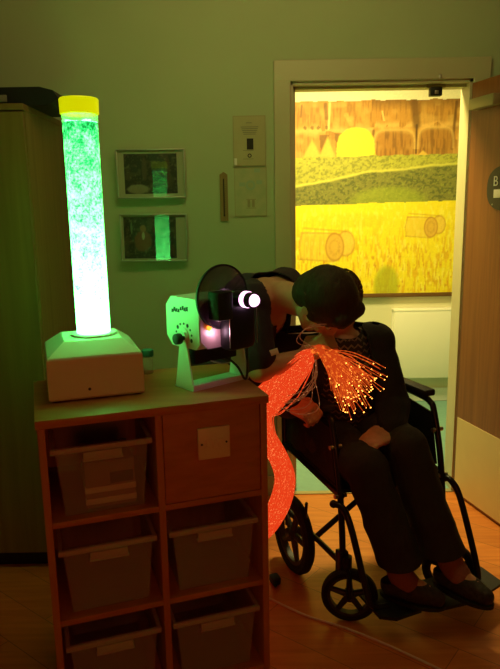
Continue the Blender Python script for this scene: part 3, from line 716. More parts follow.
picture('framed_photograph', 'framed dark photograph hanging above the other, reflecting the yellow tube cap', p1, .302, .212, 0.0, math.radians(2.6), (.034, .036, .02, .02),
        [(.38, .62, .05, .3, (90, 70, 50), .7), (.25, .12, .22, .12, (150, 140, 110), .7), (.82, .6, .05, .35, (84, 60, 44), .6)], 4, None)
p2 = (at(119, 214, 2.93) + at(189, 261, 2.93)) / 2; p2.y = 2.927
picture('framed_photograph', 'slightly crooked framed photograph of a seated reddish figure, below the other one', p2, .300, .212, math.radians(-.6), math.radians(2.6), (.016, .05, .014, .014),
        [(.36, .42, .17, .26, (120, 58, 34), .8), (.37, .72, .06, .09, (140, 90, 60), .85), (.15, .74, .02, .16, (110, 120, 90), .7), (.37, .55, .03, .1, (190, 170, 140), .6), (.62, .7, .07, .1, (110, 60, 40), .6)], 8, None)

def wallq(x0, y0, x1, y1, off=.0):          # a small flat patch on the wall between two photo corners
    a, b = at(x0, y0, YW - off), at(x1, y1, YW - off); return (min(a.x, b.x), max(a.x, b.x), min(a.z, b.z), max(a.z, b.z))
def patch(mb, q, off, th=.0012): mb.ext((q[0], YW - off - th, q[2]), (q[1], YW - off, q[3])); return mb
q = wallq(232.5, 116, 266, 166)
c1 = thing('certificate', 'upper certificate with a small dark portrait and round seal, near the door frame', 'certificate', ((q[0] + q[1]) / 2, YW, q[2]), 'certificates beside the door')
patch(MB(), q, .001, .006).build('backing_board', M['brass'], c1, False)
patch(MB(), (q[0] + .004, q[1] - .004, q[2] + .004, q[3] - .004), .007, .001).build('paper', M['cert'], c1, False)
w_ = q[1] - q[0]; h_ = q[3] - q[2]
def sub(u0, u1, v0, v1): return (q[0] + u0 * w_, q[0] + u1 * w_, q[2] + v0 * h_, q[2] + v1 * h_)
patch(MB(), sub(.40, .58, .85, .862), .008, .0006).build('printed_line', M['ink'], c1, False)
for i in range(5): patch(MB(), sub(.24 + .02 * i, .78 - .02 * i, .77 - .035 * i, .782 - .035 * i), .008, .0006).build('printed_line', M['ink'], c1, False)
for v_ in (.31, .14): patch(MB(), sub(.3, .62, v_, v_ + .008), .008, .0006).build('printed_line', M['ink'], c1, False)
patch(MB(), sub(.42, .62, .33, .55), .008, .0006).build('portrait_print', M['inkd'], c1, False)
MB().lathe([(.009, 0), (.009, .0006), (.005, .0006), (.005, 0)], (q[0] + .5 * w_, YW - .008, q[2] + .21 * h_), (0, -1, 0), 24, closed=True).build('seal', M['inkd'], c1)
patch(MB(), sub(.03, .11, .02, .16), .008, .002).build('white_tag', M['paper'], c1, False)
q = wallq(234, 168, 267, 216)
c2 = thing('certificate', 'lower pale certificate with faint blue-green print, below the one with a portrait', 'certificate', ((q[0] + q[1]) / 2, YW, q[2]), 'certificates beside the door')
patch(MB(), q, .001, .006).build('backing_board', M['brass'], c2, False)
patch(MB(), (q[0] + .003, q[1] - .003, q[2] + .003, q[3] - .003), .007, .001).build('paper', M['cert2'], c2, False)
w_ = q[1] - q[0]; h_ = q[3] - q[2]
fm = mat('faint_teal_print', rgb(160, 178, 150), .9, var=.1); fm2 = mat('faint_brown_print', rgb(160, 146, 110), .9, var=.1)
pr = MB(); pr.lathe([(.022, 0), (.022, .0006), (.012, .0006), (.012, 0)], (q[0] + .5 * w_, YW - .008, q[2] + .64 * h_), (0, -1, 0), 24, closed=True)
pr.build('emblem_print', fm, c2, False)
for u0, v0 in ((.15, .62), (.68, .66), (.62, .9)): patch(MB(), sub(u0, u0 + .18, v0, v0 + .08), .008, .0006).build('faint_patch', fm, c2, False)
pr = MB()
for a, b in ((.40, .48), (.54, .62)): patch(pr, sub(a, b, .19, .34), .008, .0006)
for v_ in (.165, .345): patch(pr, sub(.36, .66, v_, v_ + .012), .008, .0006)
pr.build('stamp_print', fm2, c2, False)
q = wallq(219.5, 172, 228.5, 221)
th = thing('wall_thermometer', 'narrow wooden thermometer strip on the wall beside the certificates', 'thermometer', ((q[0] + q[1]) / 2, YW, q[2]))
xm = (q[0] + q[1]) / 2
MB().prism([V((q[0], YW - .001, q[2])), V((q[1], YW - .001, q[2])), V((q[1], YW - .001, q[3] - .012)), V((xm, YW - .001, q[3])), V((q[0], YW - .001, q[3] - .012))], (0, -.008, 0)).build('back_strip', M['thermo'], th, False)
MB().tube([(xm, YW - .012, q[2] + .03), (xm, YW - .012, q[3] - .03)], .0022, 8, False).build('glass_stem', M['dark'], th)
MB().ball((xm, YW - .012, q[2] + .026), .0042, sub=2).build('bulb', M['dark'], th)
tk = MB()
for i in range(16): tk.ext((xm + .003, YW - .0098, q[2] + .04 + i * .008), (xm + .009, YW - .009, q[2] + .041 + i * .008))
tk.build('scale_marks', M['inkd'], th, False)

# ------------------------------------------------------------------ wheelchair
WA = math.radians(22); wf = V((math.sin(WA), -math.cos(WA), 0)); wl = V((math.cos(WA), math.sin(WA), 0))   # forward, towards the sitter's left
WP = V((.300, 1.975, 0)); SPAN = .415
wc = thing('wheelchair', 'black folding transit wheelchair with armrests and footplates', 'wheelchair', WP + wl * SPAN / 2 - wf * .2)
def wp(f, l, z): return WP + wf * f + wl * l + V((0, 0, z))
def sidept(px, py, l):                        # point of a side frame's plane seen at a pixel
    return onplane(px, py, WP + wl * l, wl)
FR = .0115
for l, nm in ((0, 'r'), (SPAN, 'l')):
    s = MB()
    # front post, leaning back to the armrest
    s.tube([wp(.0, l, .15), wp(-.004, l, .30), wp(-.03, l, .50), wp(-.075, l, .66), wp(-.10, l, .69), wp(-.16, l, .70), wp(-.40, l, .705)], FR)
    s.tube([wp(-.43, l, .14), wp(-.43, l, .30), wp(-.445, l, .36), wp(-.455, l, .50), wp(-.46, l, .775)], FR)      # rear post
    s.tube([wp(-.01, l, .44), wp(-.45, l, .475)], FR, 10, False)                                  # seat rail
    s.tube([wp(-.0, l, .20), wp(-.43, l, .20)], FR * .9, 10, False)                               # lower rail
    s.build('side_frame', M['frame'], wc)
    MB().box(wp(-.005, l, .20), (.034, .034, .10), Matrix.Rotation(WA, 3, 'Z'), .004).build('caster_housing', M['frame'], wc)
    for f_, z in ((-.43, .33), (-.43, .22), (-.02, .44), (-.055, .60)): MB().lathe([(.008, -.022), (.008, .022)], wp(f_, l, z), wl, 10).build('frame_bolt', M['metal'], wc)
    # armrest pad and the guard panel under it
    sg_ = 1 if l else -1
    MB().box(wp(-.245, l, .722), (.05, .29, .026), Matrix.Rotation(WA, 3, 'Z'), .008).build('armrest_pad', M['vinyl'], wc)
    gp = MB(); gp.prism([wp(-.09, l - .003, .655), wp(-.40, l - .003, .69), wp(-.44, l - .003, .50), wp(-.05, l - .003, .47)], wl * .006); gp.build('side_guard', M['vinyl'], wc, False)
    # push handle
    h = MB(); h.tube([wp(-.46, l, .76), wp(-.462, l, .785), wp(-.50, l, .798), wp(-.58, l, .79)], .011); h.build('push_handle', M['frame'], wc)
    h = MB(); h.tube([wp(-.50, l, .798), wp(-.59, l, .789)], .016, 12, False); h.build('hand_grip', M['blackrub'], wc)
    # rear wheel
    ax = wp(-.335, l + sg_ * .022, .152); aa = wl * sg_
    rw = MB().lathe([(.118, -.016), (.142, -.02), (.152, -.010), (.152, .010), (.142, .02), (.118, .016)], ax, aa, 48, closed=True).build('rear_wheel', M['blackrub'], wc)
    rm = MB(); rm.lathe([(.104, -.012), (.119, -.014), (.119, .014), (.104, .012)], ax, aa, 48, closed=True); rm.lathe([(.026, -.024), (.026, .024)], ax, aa, 20)
    for k_ in range(5):
        a = 2 * PI * k_ / 5; u = wf * math.cos(a) + V((0, 0, 1)) * math.sin(a); rm.tube([ax + u * .02, ax + u * .108], [.014, .009], 8, False)
    rm.build('wheel_rim', mat('grey_wheel_plastic', rgb(58, 56, 56), .5, var=.1), rw)
    sb = MB(); sb.tube([wp(-.335, l - sg_ * .02, .152), ax + aa * .03], .009, 10, False); sb.build('axle', M['metal'], wc)
    # hand brake
    bk = MB(); bk.tube([wp(-.24, l + sg_ * .02, .20), wp(-.23, l + sg_ * .022, .28), wp(-.22, l + sg_ * .024, .33)], .006, 8); bk.build('brake_lever', M['frame'], wc)
# casters, turned broadside
CA = V((-.16, -.987, 0)).normalized(); CS = V((CA.y, -CA.x, 0))
for l, cc in ((0, V((.322, 1.958, .097))), (SPAN, V((.322, 1.958, .097)) + wl * SPAN)):
    R_ = .095
    cw = MB().lathe([(.073, -.013), (.088, -.016), (R_, -.008), (R_, .008), (.088, .016), (.073, .013)], cc, CA, 40, closed=True).build('caster_wheel', M['blackrub'], wc)
    rm = MB(); rm.lathe([(.065, -.012), (.074, -.014), (.074, .014), (.065, .012)], cc, CA, 40, closed=True); rm.lathe([(.018, -.018), (.018, .018)], cc, CA, 18)
    for k_ in range(5):
        a = 2 * PI * k_ / 5 + .3; u = CS * math.cos(a) + V((0, 0, 1)) * math.sin(a)
        rm.tube([cc + u * .012, cc + u * .068], [.012, .009], 8, False)
    rm.build('spoked_hub', mat('dark_hub_plastic', rgb(40, 38, 38), .5, var=.1), cw)
    fk = MB()
    top = wp(.0, l, .20); top = V((cc.x * .6 + top.x * .4, cc.y * .6 + top.y * .4, .205))
    for s in (-1, 1): fk.tube([cc + CA * s * .026, cc + CA * s * .026 + V((0, 0, .07)), top + CA * s * .012 - V((0, 0, .01))], .008, 8)
    fk.tube([cc - CA * .028, cc + CA * .028], .006, 8, False); fk.lathe([(.017, -.016), (.017, .03)], top, (0, 0, 1), 14); fk.build('caster_fork', M['frame'], wc)
# folding cross brace under the seat
for a, b in (((-.20, .005, .20), (-.20, SPAN - .005, .455)), ((-.225, SPAN - .005, .20), (-.225, .005, .455))):
    MB().tube([wp(*a), wp(*b)], .0105, 10, False).build('cross_brace', M['frame'], wc)
MB().lathe([(.012, -.03), (.012, .03)], wp(-.212, SPAN / 2, .327), wf, 12).build('cross_pivot', M['metal'], wc)
st = MB(); ns_ = 12
for side in (0, 1):
    pass
prof = [(-.006, l_, .462 - .020 * math.sin(PI * (l_ / SPAN))) for l_ in np.linspace(0, SPAN, ns_)]
top_ = [wp(-.02, p_[1], p_[2] - .0) for p_ in prof]; bot_ = [wp(-.02, p_[1], p_[2] - .012) for p_ in prof][::-1]
st.prism(top_ + bot_, -wf * .42 + V((0, 0, .03))); st.build('seat', M['vinyl'], wc)
bk = MB()
outer = [wp(-.455 - .035 * math.sin(PI * l_ / SPAN), l_, .50) for l_ in np.linspace(0, SPAN, ns_)]; inner = [p_ - wf * .012 for p_ in outer][::-1]
bk.prism(outer + inner, (0, 0, .265)); bk.build('backrest', M['vinyl'], wc)
# swing-away footrests
def footrest(pts, plate, thick):
    h = MB(); h.tube(pts, FR); o = h.build('footrest_hanger', M['frame'], wc)
    MB().prism(plate, (0, 0, thick)).build('footplate', M['black'], o, False)
    cl_ = MB(); cl_.ball(pts[0], .014, sub=2); cl_.build('hanger_hook', M['frame'], o)
f0 = [wp(-.012, -.03, .42), wp(.015, -.012, .415), wp(.05, .0, .36), wp(.10, .03, .16), wp(.115, .05, .10), wp(.125, .10, .092)]
footrest(f0, [wp(.02, .050, .082), wp(.16, .045, .082), wp(.19, .09, .082), wp(.185, .19, .082), wp(.04, .195, .082)], .010)
f1 = [wp(-.012, SPAN + .012, .43), wp(.015, SPAN + .018, .425), wp(.05, SPAN + .030, .37), wp(.12, SPAN + .050, .16), wp(.135, SPAN + .045, .10), wp(.145, SPAN + .0, .092)]
footrest(f1, [wp(.06, SPAN + .13, .082), wp(.17, SPAN + .13, .082), wp(.215, SPAN - .03, .082), wp(.205, SPAN - .165, .082), wp(.04, SPAN - .17, .082)], .010)

# ------------------------------------------------------------------ people
def hand(mb, wrist, palm_dir, normal, thumb_side, curl, L=.175, r=.0088):
    """palm, five fingers bent by curl at each knuckle; normal = back of the hand"""
    d = V(palm_dir).normalized(); n = V(normal); n = (n - d * n.dot(d)).normalized(); s = d.cross(n) * thumb_side
    w = V(wrist); pl = L * .5
    for k_ in range(4):
        o = (k_ - 1.5) * .0195
        mb.cap(w + s * (-o * .55), .0155, w + d * pl + s * (-o), .0115)
    n0 = n.copy()
    for k_, ln_f in enumerate((.92, 1.0, .94, .76)):
        n = n0.copy()
        o = (k_ - 1.5) * .0198; p = w + d * pl - s * o; dirv = d.copy(); seg = L * .5 * ln_f
        for j_, fr_ in enumerate((.44, .32, .24)):
            a = curl * (.8 if j_ == 0 else 1.0); dirv, n = (dirv * math.cos(a) - n * math.sin(a)).normalized(), (n * math.cos(a) + dirv * math.sin(a)).normalized()
            q_ = p + dirv * seg * fr_; mb.cap(p, r - j_ * .0009, q_, r - .0009 - j_ * .0009, 12); p = q_
    n = n0
    t0 = w + d * pl * .22 + s * .026; t1 = t0 + (d * .55 + s * .75 - n * .25).normalized() * L * .2; t2 = t1 + (d * .85 + s * (.25 - curl * .5) - n * .45).normalized() * L * .17; t3 = t2 + (d * .8 - s * curl * .5 - n * .5).normalized() * L * .13
    mb.cap(w + d * .012 + s * .01, .015, t0, .0125); mb.cap(t0, .0125, t1, .0105); mb.cap(t1, .0105, t2, .0095); mb.cap(t2, .0095, t3, .0085)

def head(mb, c, fwd, up, k=1.0):
    X = frame3(fwd, up); c = V(c)
    def P_(r, f, u): return c + X @ (V((r, f, u)) * k)
    mb.ball(P_(0, -.012, .028), (.074 * k, .094 * k, .088 * k), X); mb.ball(P_(0, .022, -.03), (.062 * k, .070 * k, .078 * k), X)
    mb.cap(P_(-.02, .05, -.085), .030 * k, P_(.02, .05, -.085), .030 * k); mb.ball(P_(0, .068, -.098), (.02 * k, .018 * k, .016 * k), X)
    for s in (-1, 1):
        mb.cap(P_(s * .05, -.005, -.05), .026 * k, P_(s * .028, .05, -.088), .024 * k)        # jaw
        mb.ball(P_(s * .040, .066, -.028), (.022 * k, .018 * k, .018 * k), X)                   # cheek
        mb.cap(P_(s * .014, .083, .030), .0105 * k, P_(s * .045, .068, .028), .010 * k)          # brow
        mb.ball(P_(s * .077, -.012, -.005), (.009 * k, .020 * k, .032 * k), X)                 # ear
    mb.cap(P_(0, .084, .018), .009 * k, P_(0, .106, -.026), .012 * k); mb.ball(P_(0, .100, -.032), (.018 * k, .011 * k, .009 * k), X)
    mb.cap(P_(-.02, .082, -.060), .0065 * k, P_(.02, .082, -.060), .0065 * k); mb.cap(P_(-.016, .081, -.071), .007 * k, P_(.016, .081, -.071), .007 * k)
    return P_
def eyes(P_, parent, k=1.0):
    for s in (-1, 1):
        e = MB().ball(P_(s * .031, .073, .006), .0118 * k).build('eye', mat('eye_white', rgb(220, 214, 205), .3, var=.02), parent)
        MB().ball(P_(s * .031, .0815, .006), .0056 * k, sub=2).build('iris', mat('eye_iris', rgb(60, 42, 28), .2, var=.1), e)
def hair(name, P_, X, m, parent, k, crown, n, length, spread, keep, vox=.006, lock=None):
    """a cap of hair with combed locks radiating from the crown, one mesh; keep(r, f, u) says where hair grows"""
    b = MB()
    b.ball(P_(0, -.018, .036), (.084 * k, .100 * k, .090 * k), X); b.ball(P_(0, -.055, -.010), (.074 * k, .060 * k, .075 * k), X)
    b.cap(P_(-.045, .060, .082), .026 * k, P_(.045, .060, .082), .026 * k)
    for s in (-1, 1): b.ball(P_(s * .070, .012, .020), (.016 * k, .026 * k, .045 * k), X)
    bmesh.ops.recalc_face_normals(b.bm, faces=b.bm.faces)
    o = blob('hair', b, m, parent, vox, 5, fold=.0016, fscale=60, seed=2)
    # locks
    l = MB(); rnd = random.Random(11)
    for _ in range(n):
        a = rnd.uniform(0, 2 * PI); ph = math.acos(rnd.uniform(-.35, 1.0))
        d = V((math.sin(ph) * math.cos(a), math.sin(ph) * math.sin(a), math.cos(ph)))
        if not keep(d): continue
        def surf(q): return P_(q.x * .085, q.y * .101 - .018, q.z * .093 + .034)
        cr = V(crown).normalized(); tan = (d - cr * d.dot(cr)); tan = tan.normalized() if tan.length > .02 else V((1, 0, 0))
        sw = cr.cross(tan) * .35; tan = (tan + sw + V((rnd.uniform(-1, 1), rnd.uniform(-1, 1), rnd.uniform(-1, 1))) * spread)
        pts = []
        for j_ in range(4):
            q = (d + tan * length * j_ / 3).normalized(); pts.append(surf(q * (1.0 + .035 * math.sin(j_) + rnd.uniform(0, .02))))
        l.tube(pts, [.0032 * k, .0008 * k], 4, False)
    l.build('hair_locks', lock or m, o)
    return o

# ---- the standing carer, bent over towards the sitter
cr_root = thing('person', 'person in dark short-sleeved tunic bending over the sitter, holding glowing fibre strands', 'person', (-.11, 2.34, 0))
hipL, hipR = V((-.09, 2.43, .80)), V((-.115, 2.26, .80)); shR, shL = V((-.005, 2.075, 1.080)), V((.130, 2.340, 1.100)); nk = V((.085, 2.175, 1.110))
hc = at(324, 303, 2.06); hup = V((.52, -.72, .42)); hfw = V((.40, .0, -.85))
elR, wrR = V((.028, 1.975, .880)), at(304, 356, 2.055)
elL, wrL = V((.055, 2.43, .95)), V((.085, 2.49, .855))
def limbs(mb, g=0.0, legs=True, arms=True):
    mb.chain([(V((-.10, 2.34, .82)), .125 + g), (V((-.055, 2.30, .92)), .118 + g), (V((.015, 2.24, 1.03)), .118 + g), (V((.055, 2.205, 1.07)), .085 + g)])
    mb.cap(hipL, .088 + g, hipR, .088 + g); mb.cap(shR, .056 + g, shL, .056 + g)
    mb.cap(V((.0, 2.20, 1.04)), .085 + g, shR, .055 + g); mb.cap(V((.035, 2.28, 1.05)), .085 + g, shL, .055 + g)
body = MB(); limbs(body)
kL, kR = V((-.045, 2.445, .43)), V((-.05, 2.265, .43)); aL, aR = V((-.15, 2.45, .085)), V((-.16, 2.255, .085))
for h_, k_, a_ in ((hipL, kL, aL), (hipR, kR, aR)):
    body.chain([(h_, .082), (k_, .054), (k_ + (a_ - k_) * .3, .052), (a_, .036)]); body.chain([(a_ - V((.03, 0, .04)), .034), (a_ + V((.10, 0, -.052)), .028), (a_ + V((.17, 0, -.06)), .02)])
body.chain([(shR, .050), (elR, .038), (elR + (wrR - elR) * .35, .037), (wrR, .025)]); body.chain([(shL, .050), (elL, .038), (wrL, .025)])
body.chain([(V((.055, 2.20, 1.07)), .062), (V((.115, 2.145, 1.095)), .054), (hc - frame3(hfw, hup) @ V((0, .01, .06)), .052)])
CP = head(body, hc, hfw, hup, .97)
hd_ = (at(322, 345, 2.05) - wrR).normalized()
hand(body, wrR, hd_, V((-.1, -.75, .65)), -1, .95, .165)
hand(body, wrL, V((.10, .0, -.35)), V((-.3, .8, -.1)), 1, .9, .165)
blob('body', body, M['skin'], cr_root, .0052, 4)
HX = frame3(hfw, hup)
hair('hair', CP, HX, M['hair'], cr_root, 1.06, (0, -.35, 1), 1100, .55, .10, lambda d: not (d.y > .45 and d.z < .45) and d.z > -.55 + .5 * max(0, d.y), lock=mat('brown_hair_locks', rgb(92, 62, 38), .6, var=.5, scale=(90, 90, 90)))
eyes(CP, cr_root, .95)
tu = MB(); limbs(tu, .014)
tu.chain([(shR, .062), (shR + (elR - shR) * .80, .056)]); tu.chain([(shL, .062), (shL + (elL - shL) * .75, .056)])
tu.chain([(V((-.10, 2.34, .86)), .150), (V((-.115, 2.345, .70)), .165), (V((-.12, 2.345, .66)), .165)])
# open V of the neckline: cut by carving away a wedge in front of the throat
tun = blob('tunic', tu, M['tunic'], cr_root, .0065, 5, fold=.005, fscale=11, seed=4,
           cuts=[((0, 0, .645), (0, 0, -1))])
nkb = V((.062, 2.20, 1.075)); nax = (V((.115, 2.145, 1.095)) - V((.04, 2.21, 1.05))).normalized(); sp_ax = (nkb - V((-.10, 2.34, .82))).normalized()
sh_ax = (shL - shR).normalized(); cfr = sp_ax.cross(sh_ax).normalized(); cfr = cfr if cfr.x > 0 else -cfr
bm = bmesh.new(); bm.from_mesh(tun.data); kill = []
for f_ in bm.faces:
    q_ = f_.calc_center_median() - nkb; al = q_.dot(nax); rad = (q_ - nax * al).length; t_ = -q_.dot(sp_ax); lat = abs(q_.dot(sh_ax)); fr_ = q_.dot(cfr)
    if (al > .012 and rad < .105) or (fr_ > .01 and -.06 < t_ < .15 and lat < .062 * (1 - t_ / .15)): kill.append(f_)
bmesh.ops.delete(bm, geom=kill, context='FACES'); bm.to_mesh(tun.data); bm.free()
so_ = tun.modifiers.new('thick', 'SOLIDIFY'); so_.thickness = .004; so_.offset = 1
tr = MB()
for h_, k_, a_ in ((hipL, kL, aL), (hipR, kR, aR)): tr.chain([(h_, .098), (k_, .070), (a_, .062), (a_ - V((0, 0, .05)), .062)])
tr.cap(hipL, .10, hipR, .10)
blob('trousers', tr, M['tunic'], cr_root, .008, 5, fold=.005, fscale=10, cuts=[((0, 0, .055), (0, 0, -1))])
for a_ in (aL, aR):
    s = MB(); s.chain([(a_ + V((-.04, 0, -.035)), .044), (a_ + V((.09, 0, -.04)), .040), (a_ + V((.165, 0, -.052)), .030)])
    blob('shoe', s, M['sole'], cr_root, .006, 4, cuts=[((0, 0, .004), (0, 0, -1))])
bd = at(274, 352, 1.965)
bg = MB(); bg.box(bd, (.030, .003, .019), frame3(V((.35, -.85, .2)), V((-.25, .1, 1))) @ Matrix.Rotation(PI / 2 * 0, 3, 'X'), .001)
bgo = bg.build('name_badge', M['paper'], tun); bgo['label'] = 'small white badge'

# ---- the sitter
st_root = thing('person', 'person in dark cardigan and zigzag knit top seated in the wheelchair', 'person', (.36, 2.3, .47))
hp = V((.335, 2.345, .555)); hR, hL = hp - wl * .085, hp + wl * .085
kR, kL = at(366, 468, 1.985), at(406, 447, 2.045)
aR, aL = at(400, 574, 1.925), at(452, 565, 1.925); tR, tL = at(400, 560, 1.93), at(441, 548, 1.955)
cs = V((.325, 2.275, .80)); sR, sL = V((.150, 2.215, .900)), V((.452, 2.300, .892)); ns2 = V((.318, 2.258, .955))
eR, wR2 = V((.128, 2.185, .715)), at(291, 404, 2.06); eL, wL2 = V((.512, 2.225, .680)), at(393, 434, 2.085)
h2 = V((.316, 2.262, 1.046)); hf2 = V((-.15, -.92, -.35)); hu2 = V((.05, -.30, .95))
def torso(mb, g=0.0):
    mb.chain([(hp, .115 + g), (V((.33, 2.32, .66)), .120 + g), (cs, .128 + g), (V((.32, 2.262, .875)), .10 + g)])
    mb.cap(sR, .054 + g, sL, .054 + g); mb.cap(cs - V((.07, .02, -.02)), .088 + g, sR, .055 + g); mb.cap(cs + V((.07, .02, .02)), .088 + g, sL, .055 + g)
    mb.cap(hR, .088 + g, hL, .088 + g)
body = MB(); torso(body)
for h_, k_, a_ in ((hR, kR, aR), (hL, kL, aL)): body.chain([(h_, .080), (k_, .056), (k_ + (a_ - k_) * .3, .052), (a_, .034)])
fd = {0: V((.88, -.42, 0)).normalized(), 1: V((.66, -.75, 0)).normalized()}
for i, a_ in enumerate((aR, aL)): body.chain([(a_ - V((0, 0, .02)), .032), (a_ + fd[i] * .07 - V((0, 0, .035)), .026), (a_ + fd[i] * .11 - V((0, 0, .045)), .02)])
body.chain([(sR, .048), (eR, .038), (wR2, .025)]); body.chain([(sL, .048), (eL, .038), (wL2, .025)])
body.chain([(V((.318, 2.268, .90)), .066), (ns2, .054), (h2 - V((0, -.012, .055)), .050)])
SPf = head(body, h2, hf2, hu2, .95)
hand(body, wR2, at(311, 412, 2.0) - wR2, V((-.15, -.45, .85)), -1, 1.15, .160, .0092)
hand(body, wL2, at(372, 438, 2.02) - wL2, V((-.1, -.5, .85)), 1, .55, .160, .0092)
blob('body', body, M['skin2'], st_root, .0052, 4)
HX2 = frame3(hf2, hu2)
hair('hair', SPf, HX2, M['hair2'], st_root, .93, (0, -.2, 1), 700, .5, .12, lambda d: not (d.y > .4 and d.z < .5) and d.z > -.5)
eyes(SPf, st_root, .95)
kn_ = MB(); torso(kn_, .010)
blob('knit_top', kn_, M['knit'], st_root, .007, 5, fold=.003, fscale=12, cuts=[(V((.318, 2.25, .958)), V((.05, -.25, 1))), ((0, 0, .50), (0, 0, -1))])
cg = MB(); torso(cg, .020)
cg.chain([(sR, .064), (eR, .054), (eR + (wR2 - eR) * .9, .042)]); cg.chain([(sL, .066), (eL, .058), (eL + (wL2 - eL) * .86, .045)])
co = blob('cardigan', cg, M['cardi'], st_root, .0065, 5, fold=.006, fscale=10, seed=9, cuts=[((0, 0, .50), (0, 0, -1)), (V((.318, 2.25, .965)), V((.05, -.2, 1)))])
# the cardigan hangs open over the knit top: take away its front strip
bm = bmesh.new(); bm.from_mesh(co.data)
kill = []
for f_ in bm.faces:
    p_ = f_.calc_center_median(); q_ = p_ - cs
    if q_.dot(wf) > .035 and -.115 < q_.dot(wl) < .062 + max(0, .0) and .53 < p_.z < .97 and (p_ - wR2).length > .12 and (p_ - wL2).length > .10: kill.append(f_)
bmesh.ops.delete(bm, geom=kill, context='FACES'); bm.to_mesh(co.data); bm.free()
sol = co.modifiers.new('thick', 'SOLIDIFY'); sol.thickness = .005; sol.offset = 1
tr = MB()
for h_, k_, a_ in ((hR, kR, tR), (hL, kL, tL)):
    tr.chain([(h_, .096), (k_, .070), (k_ + (a_ - k_) * .35, .068), (k_ + (a_ - k_) * .85, .070), (k_ + (a_ - k_) * 1.2, .072)])
tr.cap(hR, .10, hL, .10)
blob('trousers', tr, M['trous'], st_root, .0065, 5, fold=.008, fscale=9, seed=5, stretch=(1.3, 1.3, .6),
     cuts=[(tR, -(tL - tR).cross(wf).normalized() if (tL - tR).cross(wf).z > 0 else (tL - tR).cross(wf).normalized())])
for i, a_ in enumerate((aR, aL)):
    k2 = (kR, kL)[i]
    s = MB(); s.chain([(a_ + (k2 - a_) * .38, .046), (a_, .041), (a_ + fd[i] * .03 - V((0, 0, .03)), .040)]); blob('sock', s, M['sock'], st_root, .005, 4)
    s = MB(); q_ = V((-fd[i].y, fd[i].x, 0))
    fz = a_.z - .045
    s.chain([(V((a_.x, a_.y, fz)) - fd[i] * .028, .037), (V((a_.x, a_.y, fz)) + fd[i] * .02, .041), (V((a_.x, a_.y, fz - .006)) + fd[i] * .075, .039), (V((a_.x, a_.y, fz - .012)) + fd[i] * .12, .029)])
    so = blob('shoe', s, M['shoe'], st_root, .005, 5, cuts=[(V((0, 0, fz - .034)), (0, 0, -1)), (V((a_.x, a_.y, fz + .026)) - fd[i] * .0, V((0, 0, 1)) - fd[i] * .25)])
    o_ = MB(); ol = []
    for k_ in range(28):
        a = 2 * PI * k_ / 28; ol.append(V((a_.x, a_.y, fz - .043)) + fd[i] * (.042 + .108 * math.cos(a)) + V((-fd[i].y, fd[i].x, 0)) * (.043 * math.sin(a) * (1 + .12 * math.cos(a))))
    o_.prism(ol, (0, 0, .012)); o_.build('sole', M['sole'], so, False)

# ------------------------------------------------------------------ glowing fibre strands
fb = thing('fibre_optic_bundle', 'bundle of glowing orange fibre-optic strands held in the carer\'s fist', 'light', at(308, 356, 2.06))
def fibre_mat(name, base, dots, s0, s1, sc, thr):
    m = bpy.data.materials.new(name); m.use_nodes = True; nt = m.node_tree; nt.nodes.clear()
    o = nt.nodes.new('ShaderNodeOutputMaterial'); e = nt.nodes.new('ShaderNodeEmission'); g_ = nt.nodes.new('ShaderNodeBsdfGlossy'); g_.inputs['Roughness'].default_value = .3
    ad = nt.nodes.new('ShaderNodeMixShader'); ad.inputs[0].default_value = .12
    nt.links.new(e.outputs[0], ad.inputs[1]); nt.links.new(g_.outputs[0], ad.inputs[2]); nt.links.new(ad.outputs[0], o.inputs[0])
    tc = nt.nodes.new('ShaderNodeTexCoord'); n = nt.nodes.new('ShaderNodeTexNoise'); n.inputs['Scale'].default_value = sc; n.inputs['Detail'].default_value = 1
    nt.links.new(tc.outputs['Object'], n.inputs['Vector'])
    r = nt.nodes.new('ShaderNodeValToRGB'); r.color_ramp.elements[0].position = thr; r.color_ramp.elements[1].position = thr + .09
    r.color_ramp.elements[0].color = tuple(c * s0 for c in base) + (1,); r.color_ramp.elements[1].color = tuple(c * s1 for c in dots) + (1,)
    nt.links.new(n.outputs['Fac'], r.inputs['Fac']); nt.links.new(r.outputs['Color'], e.inputs['Color'])
    return m
FM = fibre_mat('side_lit_fibre', (1, .058, .010), (1, .26, .07), .85, 1.4, 200, .61)
FT = fibre_mat('spray_fibre', (1, .085, .010), (1, .20, .02), .6, 1.1, 90, .55)
def strands(name, lists, r, m, parent):
    cu_ = bpy.data.curves.new(name, 'CURVE'); cu_.dimensions = '3D'; cu_.bevel_depth = r; cu_.bevel_resolution = 1; cu_.use_fill_caps = True
    for pts in lists:
        s = cu_.splines.new('POLY'); s.points.add(len(pts) - 1)
        for p_, v_ in zip(s.points, pts): p_.co = (*v_, 1)
    cu_.materials.append(m)
    o = bpy.data.objects.new(name, cu_); COL.objects.link(o); adopt(o, parent); o['kind'] = 'stuff'; return o
rnd = random.Random(5)
cen = spline([at(313, 352, 2.045), at(303, 362, 2.02), at(288, 377, 1.99), at(271, 396, 1.97), at(259, 415, 1.985), at(266, 437, 2.06), at(279, 458, 2.09), at(285, 480, 2.10), at(279, 505, 2.10), at(266, 528, 2.10), at(245, 548, 2.10), V((-.06, 2.10, .07)), V((-.16, 2.09, .035)), V((-.30, 2.06, .03))], 5)
wid = np.interp(np.linspace(0, 1.3, len(cen)), [0, .06, .2, .35, .5, .65, .8, 1, 1.3], [.012, .028, .046, .048, .032, .035, .038, .03, .02])
sp_l = []
